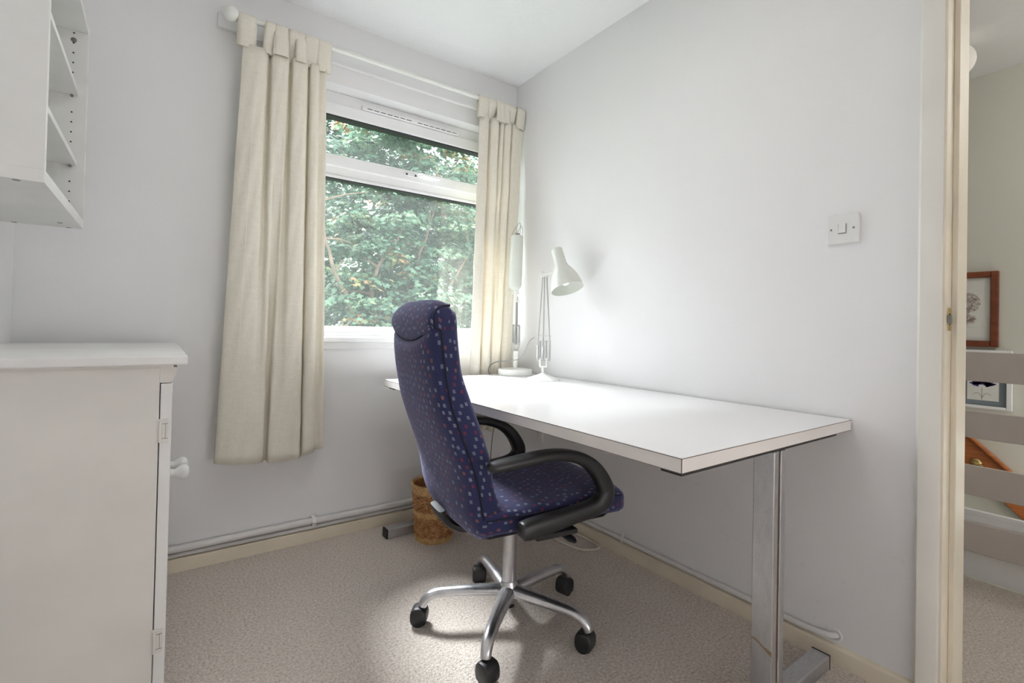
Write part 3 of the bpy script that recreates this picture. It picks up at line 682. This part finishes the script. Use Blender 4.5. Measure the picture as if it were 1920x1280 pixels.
m = MB().cyl(q @ Vector((0, 0, .293)), q @ Vector((0, 0, .304)), .0125, 14); m.build('cap', M['screw'], hd2, smooth=40)
m = MB()
m.tube(catmull([q @ Vector(p) for p in ((-.028, 0, .292), (-.020, 0, .315), (-.004, 0, .345), (.010, 0, .36), (.016, 0, .345), (.006, 0, .318), (.0, 0, .302))], 5), .0016, 6)
m.tube(catmull([q @ Vector(p) for p in ((.014, 0, .293), (.016, 0, .32), (.018, 0, .345), (.028, .004, .325), (.026, .004, .30))], 5), .0016, 6); m.build('flex', M['spring'], hd2, smooth=60)

# ------------------------------------------------------------------ waste basket
bk = empty('waste_basket', (-.618, -.272, 0), label='round brown wicker waste basket on the carpet behind the chair', cat='basket')
HB = .262
def br(z): return lerp([(0, .080), (.02, .086), (.10, .090), (.19, .096), (.262, .105)], z)
m = MB().mat(M['wick'])
m.lathe([(.001, .004), (.078, .004), (.080, .0)]+[(br(z)-.004, z) for z in zs(.004, .255, 8)]+[(br(z)-.007, z) for z in zs(.255, .012, 8)]+[(.001, .012)], 40)
m.build('lining', None, bk, smooth=50)
def weave(m, z0, z1, n, rr, amp, stk=32, ph=0):
    for i in range(n):
        z = z0+(z1-z0)*(i+.5)/n; pts = []
        for k in range(stk*4):
            t = 2*PI*k/(stk*4); s_ = math.sin(t*stk/2+PI*(i % 2)+ph)
            pts.append(((br(z)+s_*amp)*math.cos(t), (br(z)+s_*amp)*math.sin(t), z+.0022*math.sin(t*stk/2*2+i)))
        m.tube(pts, rr, 5, closed=True)
m = MB(); weave(m, .028, .118, 13, .0040, .0030); weave(m, .142, .222, 10, .0040, .0030); m.build('woven_panel', M['wick'], bk, smooth=60)
m = MB(); weave(m, .0, .028, 7, .0026, .0014, 20); weave(m, .118, .142, 6, .0026, .0014, 20); weave(m, .222, .259, 9, .0026, .0014, 20)
for ph in range(3):
    pts = [((br(.262)+.003*math.cos(11*2*PI*k/132+ph*2.1))*math.cos(2*PI*k/132), (br(.262)+.003*math.cos(11*2*PI*k/132+ph*2.1))*math.sin(2*PI*k/132), .259+.003*math.sin(11*2*PI*k/132+ph*2.1)) for k in range(132)]
    m.tube(pts, .003, 5, closed=True)
m.build('willow_bands', M['wickl'], bk, smooth=60)

# ------------------------------------------------------------------ cabinet in the left corner
CX1, CY0, CY1 = -1.677, -.855, -.075
cb = empty('cabinet', (-1.88, -.46, 0), label='low cream painted two-door cabinet in the left corner under the wall shelf', cat='cabinet')
X = lambda v: v+1.88
Y_ = lambda v: v+.46
m = MB().box(X(XL+.006), X(CX1), Y_(CY0), Y_(CY0+.018), 0, .872).box(X(XL+.006), X(CX1), Y_(CY1-.018), Y_(CY1), 0, .872).box(X(XL+.004), X(XL+.014), Y_(CY0), Y_(CY1), .05, .872).box(X(XL+.014), X(CX1), Y_(CY0+.018), Y_(CY1-.018), .05, .068).box(X(XL+.014), X(CX1-.02), Y_(CY0+.018), Y_(CY1-.018), .44, .456)
m.box(X(CX1-.018), X(CX1), Y_(CY0+.018), Y_(CY1-.018), .0, .05)
m.build('body', M['cab'], cb, bevel=.0015)
m = MB().box(X(XL+.002), X(-1.622), Y_(CY0-.022), Y_(CY1+.02), .879, .901); m.build('cabinet_top', M['white'], cb, bevel=.003)
m = MB(); m.prism([(X(CX1), Y_(CY0), .872), (X(-1.642), Y_(CY0), .872), (X(-1.642), Y_(CY0), .857), (X(-1.650), Y_(CY0), .846), (X(-1.650), Y_(CY0), .840), (X(-1.655), Y_(CY0), .834), (X(CX1), Y_(CY0), .834)], (0, CY1-CY0, 0))
m.box(X(XL+.006), X(-1.650), Y_(CY0-.004), Y_(CY1), .872, .879); m.build('cornice', M['cab'], cb)
mid = (CY0+CY1)/2
for k, (y0, y1) in enumerate(((CY0+.002, mid-.002), (mid+.002, CY1-.002))):
    d = MB(); x0, x1 = X(CX1+.002), X(-1.651)
    frame_rect(d, 0, 1, 0, 1, .1, 0, 1); d = MB()
    for (a1, b1, c1, e1) in ((y0, y0+.06, .045, .832), (y1-.06, y1, .045, .832), (y0+.06, y1-.06, .045, .115), (y0+.06, y1-.06, .762, .832)): d.box(x0, x1, Y_(a1), Y_(b1), c1, e1)
    d.box(x0, x1-.010, Y_(y0+.058), Y_(y1-.058), .11, .765)
    do = d.build('door', M['white'], cb, bevel=.002)
    frame_rect(MB(), 0, 1, 0, 1, .1, 0, 1)
    bd = MB()
    for (a1, b1, c1, e1) in ((y0+.058, y0+.066, .113, .764), (y1-.066, y1-.058, .113, .764), (y0+.06, y1-.06, .113, .121), (y0+.06, y1-.06, .756, .764)): bd.box(x1-.011, x1-.001, Y_(a1), Y_(b1), c1, e1)
    bd.build('panel_bead', M['white'], do, bevel=.002)
    ky = -.515 if k == 0 else -.415
    kz = .520
    kn = MB(); q = Matrix.Translation((x1, Y_(ky), kz)) @ Matrix.Rotation(PI/2, 4, 'Y')
    kn.lathe([(.0155, 0), (.0145, .005), (.0118, .014), (.0130, .022), (.0205, .033), (.0235, .042), (.0210, .051), (.0125, .056), (.0004, .0575)], 24, q); kn.build('knob', M['white'], do, smooth=60)
    hy = y0-.004 if k == 0 else y1
    for hz in (.715, .200):
        hg = MB().box(X(CX1-.004), X(CX1+.020), Y_(hy-.0005), Y_(hy+.0045), hz-.028, hz+.030); ho = hg.build('hinge', M['cab'], do, bevel=.0008)
        b2 = MB()
        b2.cyl((X(CX1+.003), Y_(hy-.001 if k == 0 else hy+.005), hz-.026), (X(CX1+.003), Y_(hy-.001 if k == 0 else hy+.005), hz+.026), .0042, 10); b2.build('hinge_barrel', M['cab'], ho, smooth=40)
        if k == 0: 
            b3 = MB(); 
            for zz in (-.018, .018): b3.box(X(CX1-.001), X(CX1+.019), Y_(hy-.0012), Y_(hy-.0004), hz+zz-.0007, hz+zz+.0007)
            b3.box(X(CX1+.0135), X(CX1+.0145), Y_(hy-.0012), Y_(hy-.0004), hz-.018, hz+.018); b3.build('hinge_gap', M['screw'], ho)

# ------------------------------------------------------------------ wall shelf unit
SX, SY0, SY1, SZ0, SZ1 = -1.890, -.893, -.210, 1.279, 1.915
sh = empty('wall_shelf', (-2.0, -.55, 1.279), label='white open wall-hung shelf unit with peg holes above the cabinet', cat='shelf unit')
o3 = Vector((2.0, .55, -1.279))
def sb(m, x0, x1, y0, y1, z0, z1): return m.box(x0+o3.x, x1+o3.x, y0+o3.y, y1+o3.y, z0+o3.z, z1+o3.z)
BK = XL+.002
sp = sb(MB(), BK, SX, SY0, SY0+.016, SZ0+.028, SZ1).build('side_panel', M['shelf'], sh, bevel=.0006)
sp = sb(MB(), BK, SX, SY1-.016, SY1, SZ0+.028, SZ1).build('side_panel', M['shelf'], sh, bevel=.0006)
hm = MB()
for i in range(19):
    for xx in (SX-.036,): 
        z = SZ0+.052+i*.032
        if abs(z-1.472) < .016 or abs(z-1.697) < .016: continue
        MB().cyl((xx+o3.x, SY1-.0168+o3.y, z+o3.z), (xx+o3.x, SY1-.0155+o3.y, z+o3.z), .0026, 10).build('peg_hole', M['hole'], sp)
MB().cyl((SX-.036+o3.x, SY1-.0185+o3.y, 1.884+o3.z), (SX-.036+o3.x, SY1-.0155+o3.y, 1.884+o3.z), .0075, 14).build('cam_screw', M['screw'], sp, smooth=40)
bp_ = sb(MB(), BK, SX, SY0, SY1, SZ0, SZ0+.028).build('bottom_panel', M['shelf'], sh, bevel=.0006)
hm = MB()
for x, y in ((SX-.045, SY0+.012), (SX-.035, SY1-.012), (SX-.16, SY1-.012), (SX-.045, SY1-.10)): MB().cyl((x+o3.x, y+o3.y, SZ0-.0012+o3.z), (x+o3.x, y+o3.y, SZ0+.001+o3.z), .0065, 14).build('screw_cap', M['screw'], bp_)
sb(MB(), BK, SX, SY0, SY1, SZ1, SZ1+.018).build('top_panel', M['shelf'], sh, bevel=.0006)
sb(MB(), BK, BK+.006, SY0+.016, SY1-.016, SZ0+.028, SZ1).build('back_panel', M['shelfin'], sh)
for z in (1.480, 1.706):
    s1 = sb(MB(), BK+.006, SX-.020, SY0+.017, SY1-.017, z, z+.016).build('shelf_board', M['shelf'], sh, bevel=.0006)
    for yy in (SY0+.018, SY1-.026): MB().cyl((SX-.036+o3.x, yy+o3.y, z-.004+o3.z), (SX-.036+o3.x, yy+.008+o3.y, z-.004+o3.z), .004, 10).build('shelf_pin', M['screw'], s1)

# ------------------------------------------------------------------ light switch
sw = empty('light_switch', (0, -1.717, 1.308), label='square white rocker light switch on the wall near the doorway', cat='light switch')
pl_ = MB().box(-.010, 0, -.0435, .0435, -.0435, .0435).build('face_plate', M['switch'], sw, bevel=.0025)
q = Matrix.Rotation(math.radians(6), 4, 'Y')
MB().box(-.0145, -.006, -.0095, .0095, -.0135, .0135, q).build('rocker', M['switch'], sw, bevel=.001)
MB().box(-.0108, -.0095, -.0112, .0112, -.0150, .0150).build('rocker_gap', M['screw'], sw)
for y in (-.030, .030): MB().cyl((-.0112, y, 0), (-.0095, y, 0), .0032, 12).build('screw', M['screw'], pl_)

# ------------------------------------------------------------------ heating pipes
hp = empty('heating_pipe', (-1.05, -.02, .095), label='white painted heating pipe clipped above the skirting of the window wall', cat='pipe')
pts = [(XL+1.05+.002+i*(2.06/14), .0, .0015*math.sin(i*1.3)) for i in range(15)]
MB().tube(pts, .0140, 14).build('pipe', M['pipe'], hp, smooth=60)
for xx in (-.044,):
    m = MB(); m.tube([(xx, .014, -.026), (xx, -.006, -.022), (xx, -.0165, -.008), (xx, -.0168, .006), (xx, -.008, .0165), (xx, .006, .021), (xx, .018, .022)], 1, 4, ell=(.0085, .0022)); cl_ = m.build('clip', M['white'], hp, smooth=50)
    MB().cyl((xx, -.0185, -.006), (xx, -.0165, -.006), .003, 8).build('screw', M['screw'], cl_)
t2 = MB().tube([(XL+.004, -.0105, .066), (-1.2, -.0105, .0655), (-.035, -.0105, .0665)], .0085, 12).build('heating_pipe', M['pipe'], smooth=60)
tag(t2, 'thin white pipe running low between the skirting and the thicker pipe under the window', 'pipe')
rpz = catmull([(-.0125, -.065, .0715), (-.0125, -.6, .071), (-.0125, -1.2, .0715), (-.0125, -1.5, .072), (-.014, -1.60, .071), (-.015, -1.66, .073), (-.010, -1.70, .078), (.01, -1.715, .080)], 6)
rp_ = empty('heating_pipe', (-.0125, -.85, .0715), label='white pipe along the right wall skirting that turns into the wall near the door', cat='pipe')
MB().tube([p-Vector((-.0125, -.85, .0715)) for p in rpz], .0092, 12).build('pipe', M['pipe'], rp_, smooth=60)
m = MB(); m.tube([(0-.002, -.036, -.017), (-.0125, -.036, -.006), (-.0115, -.036, .008), (-.004, -.036, .018), (.004, -.036, .028), (.0118, -.036, .030)], 1, 4, ell=(.006, .0018)); m.build('clip', M['white'], rp_, smooth=50)
m = MB(); m.tube([(.0115+.0*k, -.855+.022*math.cos(2*PI*k/14)+.0, .010+.018*math.sin(2*PI*k/14)) for k in range(14)], [.002+.0022*random.random() for k in range(14)], 6, closed=True); m.build('plaster_ring', M['wall'], rp_, smooth=60)

# ------------------------------------------------------------------ cable on the floor, socket fitting under the desk
pts = [(-.030, -.20, .20), (-.032, -.24, .05), (-.06, -.30, .008), (-.13, -.45, .006), (-.160, -.549, .006), (-.157, -.617, .006), (-.147, -.715, .006), (-.115, -.768, .006), (-.060, -.785, .006), (-.034, -.745, .006), (-.034, -.66, .006), (-.045, -.55, .006), (-.05, -.44, .006), (-.04, -.33, .006)]
e_ = MB().tube(catmull(pts, 8), .0050, 9).build('power_cable', M['cable'], smooth=60); tag(e_, 'cream power cable looped on the carpet under the desk by the right skirting', 'cable')
sk = empty('conduit_box', (0, -.293, .405), label='small white surface fitting on the right wall just under the desktop', cat='wall fitting')
MB().box(-.018, 0, -.028, .028, -.03, .06).build('box', M['switch'], sk, bevel=.003)
m = MB(); 
for y in (-.016, -.004): m.cyl((-.019, y, .0), (-.019, y, .058), .004, 8)
m.build('conduit', M['cable'], sk, smooth=50)

# ------------------------------------------------------------------ landing beyond the doorway
HX = 1.895
boxo('wall_landing', M['hallwall'], HX, HX+.1, -5.2, .3, -2.7, H+.1, **ST)
boxo('wall_stairwell', M['hallwall'], TH, HX, .3, .4, -2.7, H+.1, **ST)
m = MB().box(TH, HX, -5.3, -5.2, -2.7, H+.1); tag(m.build('wall_landing_end', M['hallwall']), **ST)
boxo('wall_landing_side', M['hallwall'], 0, TH, -5.2, YB-.1, -.1, H+.1, **ST)
boxo('ceiling_landing', M['ceil'], .062, HX, -5.2, .4, H, H+.1, **ST)
boxo('floor_landing', M['carpet'], 0, 1.045, -5.2, YB-.1, -.12, 0, **ST)
boxo('floor_landing_side', M['carpet'], TH, 1.045, 0, .3, -.12, 0, **ST)
boxo('floor_stairwell', M['carpet'], -.1, HX, -5.2, .4, -2.8, -2.7, **ST)
boxo('wall_landing_below', M['hallwall'], .95, 1.045, -5.2, .3, -2.7, -.12, **ST)
bl = empty('balustrade', (1.04, -2.4, 0), label='white balustrade of wide horizontal boards guarding the stairwell', cat='balustrade')
for z0, z1 in ((.808, .928), (.575, .684), (.341, .462), (.112, .231)):
    MB().box(-.007, .013, -2.6, 2.6, z0, z1).build('rail', M['rail'], bl, bevel=.002)
m = MB().box(.016, .034, -2.6, 2.6, 0, .258); m.box(.0135, .036, -2.6, 2.6, .258, .277); m.build('apron_board', M['apron'], bl, bevel=.002)
for y in (-2.35, -.9, 1.15, 2.5): MB().box(.013, .058, y-.02, y+.02, 0, .935).build('post', M['apron'], bl, bevel=.002)
# pictures
pf = empty('framed_picture', (HX-.002, -1.565, 1.137), label='botanical print in a dark wooden frame on the landing wall', cat='picture')
m = MB()
for (y0, y1, z0, z1) in ((-.18, -.147, -.201, .201), (.147, .18, -.201, .201), (-.147, .147, .168, .201), (-.147, .147, -.201, -.168)): m.box(-.022, -.002, y0, y1, z0, z1)
m.build('frame', M['framewood'], pf, bevel=.005, segs=3)
pp_ = MB().box(-.008, -.001, -.148, .148, -.17, .17).build('print', M['artpaper'], pf)
m = MB()
def stroke(m, x, p, L, an, w=.0012):
    dy_, dz_ = math.cos(an)*L/2, math.sin(an)*L/2; ny, nz_ = -math.sin(an)*w/2, math.cos(an)*w/2
    m.poly([(x, p[0]-dy_-ny, p[1]-dz_-nz_), (x, p[0]+dy_-ny, p[1]+dz_-nz_), (x, p[0]+dy_+ny, p[1]+dz_+nz_), (x, p[0]-dy_+ny, p[1]-dz_+nz_)])
for k in range(900):
    t = random.random()*2*PI; r_ = math.sqrt(random.random()); stroke(m, -.0085, (-.045+.062*r_*math.cos(t), .035+.058*r_*math.sin(t)), .008, random.random()*PI)
for k in range(360):
    t = random.random()*2*PI; r_ = math.sqrt(random.random()); stroke(m, -.0085, (-.035+.055*r_*math.cos(t), -.055+.028*r_*math.sin(t)), .012, t)
stroke(m, -.0085, (-.02, -.098), .13, 0); m.build('drawing', M['ink'], pp_, fixn=False)
p2 = empty('framed_picture', (HX-.002, -1.686, .765), label='violet flower print with grey mount and white frame low on the landing wall', cat='picture')
m = MB()
for (y0, y1, z0, z1) in ((-.112, -.090, -.155, .155), (.090, .112, -.155, .155), (-.09, .09, .133, .155), (-.09, .09, -.155, -.140)): m.box(-.020, -.002, y0, y1, z0, z1)
m.build('frame', M['apron'], p2, bevel=.003)
mt2 = MB().box(-.006, -.001, -.092, .092, -.141, .134).build('mount', M['greymat'], p2)
pr2 = MB().box(-.0075, -.0065, -.061, .063, -.113, .100).build('print', M['artpaper'], p2)
m = MB().mat(M['ink2'])
for k in range(90):
    an = PI*.08+random.random()*PI*.84; L = .018+.032*random.random(); stroke(m, -.0080, (math.cos(an)*L*.9+.004, -.045+math.sin(an)*L*1.1), L*.55, an, .006)
m.mat(M['ink3'])
for s_ in (-1, 1):
    P = catmull([(0, .004, -.100), (0, .004+s_*.015, -.075), (0, .004+s_*.036, -.083)], 6)
    for a1, b1 in zip(P, P[1:]): stroke(m, -.0080, ((a1.y+b1.y)/2, (a1.z+b1.z)/2), (b1-a1).length*1.2, math.atan2(b1.z-a1.z, b1.y-a1.y), .0022)
stroke(m, -.0080, (.004, -.078), .065, PI/2, .0022); m.build('drawing', None, pr2, fixn=False)
# stair handrail: broad varnished board on the far wall, falling towards the front
hr_ = empty('stair_handrail', (HX-.03, -1.62, .38), label='sloping varnished wooden stair handrail board with brass fixings on the stairwell wall', cat='handrail')
m = MB(); o_y, o_z = 1.62, -.38
def zt(y): return .468+(y+1.62)*.98
m.prism([(0, y+o_y, z+o_z) for y, z in ((-1.1, zt(-1.1)), (-3.4, zt(-3.4)), (-3.4, zt(-3.4)-.178), (-1.1, zt(-1.1)-.178))], (.022, 0, 0)); m.build('rail_board', M['wood'], hr_, bevel=.004, segs=3)
m = MB().tube([(-.006, y+o_y, zt(y)+.006+o_z) for y in (-1.1, -3.4)], .012, 10); m.build('rail_cap', M['wood'], hr_, smooth=50)
for y in (-1.668, -2.6):
    z = zt(y)-.10; q = Matrix.Translation((-.001, y+o_y, z+o_z)) @ Matrix.Rotation(-PI/2, 4, 'Y')
    m = MB(); m.lathe([(.021, 0), (.021, .004), (.016, .007), (.010, .010), (.013, .016), (.010, .022), (.0005, .024)], 20, q); m.tube([(-.014, y+o_y, z+o_z), (-.018, y-.03+o_y, z-.012+o_z)], .006, 8); m.build('brass_fixing', M['brass'], hr_, smooth=50)
# paper lantern
pl2 = empty('paper_lantern', (1.40, -1.650, 2.31), label='ribbed white paper globe lantern under the landing ceiling', cat='lantern')
pr = []
for i in range(49):
    t = .16+(PI-.32)*i/48; w = 1+.022*math.cos(i*PI); pr.append((.088*math.sin(t)*w, -.082*math.cos(t)))
MB().lathe(pr, 32, caps=False).build('paper_globe', M['paper'], pl2, smooth=80, solid=.001)
MB().cyl((0, 0, .0), (0, 0, .088), .003, 8).build('cord', M['switch'], pl2, smooth=40)

# ------------------------------------------------------------------ garden: maples beyond the window
boxo('ground', M['lawn'], -30, 40, 1.0, 60, -3.0, -2.85, **ST)
def maple(name, base, height, label, clumps, nleaf, leaf, branches, tone=(0, 1)):
    root = empty(name, base, label=label, cat='tree', group=None)
    bx, by, bz = base; m = MB()
    P = catmull([(0, 0, 0), (.1, .05, height*.25), (-.05, .0, height*.5), (.1, .1, height*.75)], 6)
    m.tube(P, [.17*(1-.7*i/(len(P)-1)) for i in range(len(P))], 10); m.build('trunk', M['bark'], root, smooth=60)
    for br_ in branches:
        m = MB(); P = catmull([Vector(p)-Vector(base) for p in br_[0]], 7); n = len(P)
        for i in range(n): P[i] += Vector((random.uniform(-.02, .02), random.uniform(-.02, .02), random.uniform(-.02, .02)))
        m.tube(P, [br_[1]*(1-.75*i/(n-1)) for i in range(n)], 8)
        for i in range(4, n-1, 3):
            d = Vector((random.uniform(-1, 1), random.uniform(-.8, .8), random.uniform(-.1, .9))).normalized()*random.uniform(.35, .8)
            m.tube([P[i], P[i]+d*.5+Vector((0, 0, .03)), P[i]+d], [br_[1]*.35, br_[1]*.22, br_[1]*.08], 5)
        m.build('branch', M['bark'], root, smooth=60)
    # leaves in drooping layered sprays
    lobes = [(0, 1.0), (26, .48), (52, .88), (78, .42), (108, .62), (150, .30), (180, .12), (210, .30), (252, .62), (282, .42), (308, .88), (334, .48)]
    sh_ = np.array([[r_*math.sin(math.radians(d)), r_*math.cos(math.radians(d))+.15, 0] for d, r_ in lobes])
    C = np.array(clumps); K = len(C); N = K*nleaf; idx = np.repeat(np.arange(K), nleaf)
    ca = rng.uniform(0, 2*PI, K); rad = rng.uniform(.22, .55, K)
    rr_ = np.sqrt(rng.random(N))*rad[idx]; th = rng.uniform(0, 2*PI, N)
    pos = C[idx].copy(); pos[:, 0] += rr_*np.cos(th); pos[:, 1] += rr_*np.sin(th)*.8
    pos[:, 2] += -.55*rr_**1.5+rng.normal(0, .045, N)
    # orientation: leaf plane faces up/outwards, tip hangs outwards
    tipx, tipy = np.cos(th+rng.normal(0, .5, N)), np.sin(th+rng.normal(0, .5, N)); tz = -.35-.6*rng.random(N)
    T = np.stack([tipx, tipy, tz], 1); T /= np.linalg.norm(T, axis=1)[:, None]
    Nn = np.stack([rng.normal(0, .35, N), rng.normal(-.25, .35, N), np.ones(N)], 1); B = np.cross(T, Nn); B /= np.linalg.norm(B, axis=1)[:, None]
    sz = leaf*rng.uniform(.6, 1.15, N)
    V = pos[:, None, :]+sz[:, None, None]*(sh_[None, :, 0, None]*B[:, None, :]+sh_[None, :, 1, None]*T[:, None, :])
    nn_ = np.cross(B, T); fold = np.abs(sh_[:, 0])*-.18
    V += sz[:, None, None]*fold[None, :, None]*nn_[:, None, :]
    nv = len(lobes); V = V.reshape(-1, 3)-np.array(base)
    me = bpy.data.meshes.new('foliage'); me.vertices.add(len(V)); me.vertices.foreach_set('co', V.ravel())
    me.loops.add(N*nv); me.loops.foreach_set('vertex_index', np.arange(N*nv)); me.polygons.add(N)
    me.polygons.foreach_set('loop_start', np.arange(N)*nv); me.polygons.foreach_set('loop_total', np.full(N, nv)); me.update(calc_edges=True)
    ctone = rng.random(K)
    tn = np.clip(tone[0]+(tone[1]-tone[0])*(.55*ctone[idx]+.38*rng.random(N)), 0, .88); sp_ = (rng.random(K) < .10)[idx] & (rng.random(N) < .45); tn[sp_] = rng.uniform(.9, 1.0, sp_.sum())
    at_ = me.attributes.new('tone', 'FLOAT', 'FACE'); at_.data.foreach_set('value', tn.astype(np.float32))
    me.materials.append(M['leaf']); o = bpy.data.objects.new('foliage', me); COL.objects.link(o); o.parent = root
    return root
def crown(n, c, r, shell=.0, keep=None):
    out = []
    while len(out) < n:
        p = rng.uniform(-1, 1, 3); d = np.linalg.norm(p)
        if d > 1 or d < shell: continue
        q = np.array(c)+p*np.array(r)
        if keep is not None and not keep(q): continue
        out.append(q)
    return out
near = crown(620, (2.0, 6.2, 1.6), (2.1, 1.3, 3.7))
maple('maple_tree', (2.2, 6.6, -2.85), 5.5, 'leafy green maple just outside the window, its branches filling the panes', near, 78, .082,
      [([(2.0, 6.3, -.6), (1.4, 5.7, .6), (1.1, 5.4, 1.6), (1.5, 5.2, 2.5)], .07), ([(2.1, 6.4, .2), (2.3, 5.6, 1.2), (2.9, 5.3, 2.4)], .06), ([(1.9, 6.3, .0), (1.0, 5.5, .9), (.4, 5.2, 1.9), (.2, 5.2, 3.0)], .055), ([(2.1, 6.5, .8), (1.9, 5.6, 1.8), (2.2, 5.3, 3.2)], .05), ([(2.0, 6.3, -.9), (1.2, 5.3, .1), (.5, 5.0, 1.0)], .04), ([(2.2, 6.3, .4), (3.0, 5.6, 1.4), (3.6, 5.4, 2.4)], .05)])
far = crown(1150, (3.6, 12.5, 1.9), (7.2, 1.8, 5.8))
maple('maple_tree', (5.0, 13.0, -2.85), 8, 'darker green tree standing behind the maple, seen between its leaves', far, 60, .16,
      [([(5, 12.8, 0), (3.8, 12, 2.5), (3.2, 11.5, 5)], .12), ([(5, 12.8, 1), (6, 12, 3), (6.4, 11.5, 5.5)], .1)], tone=(0, .7))
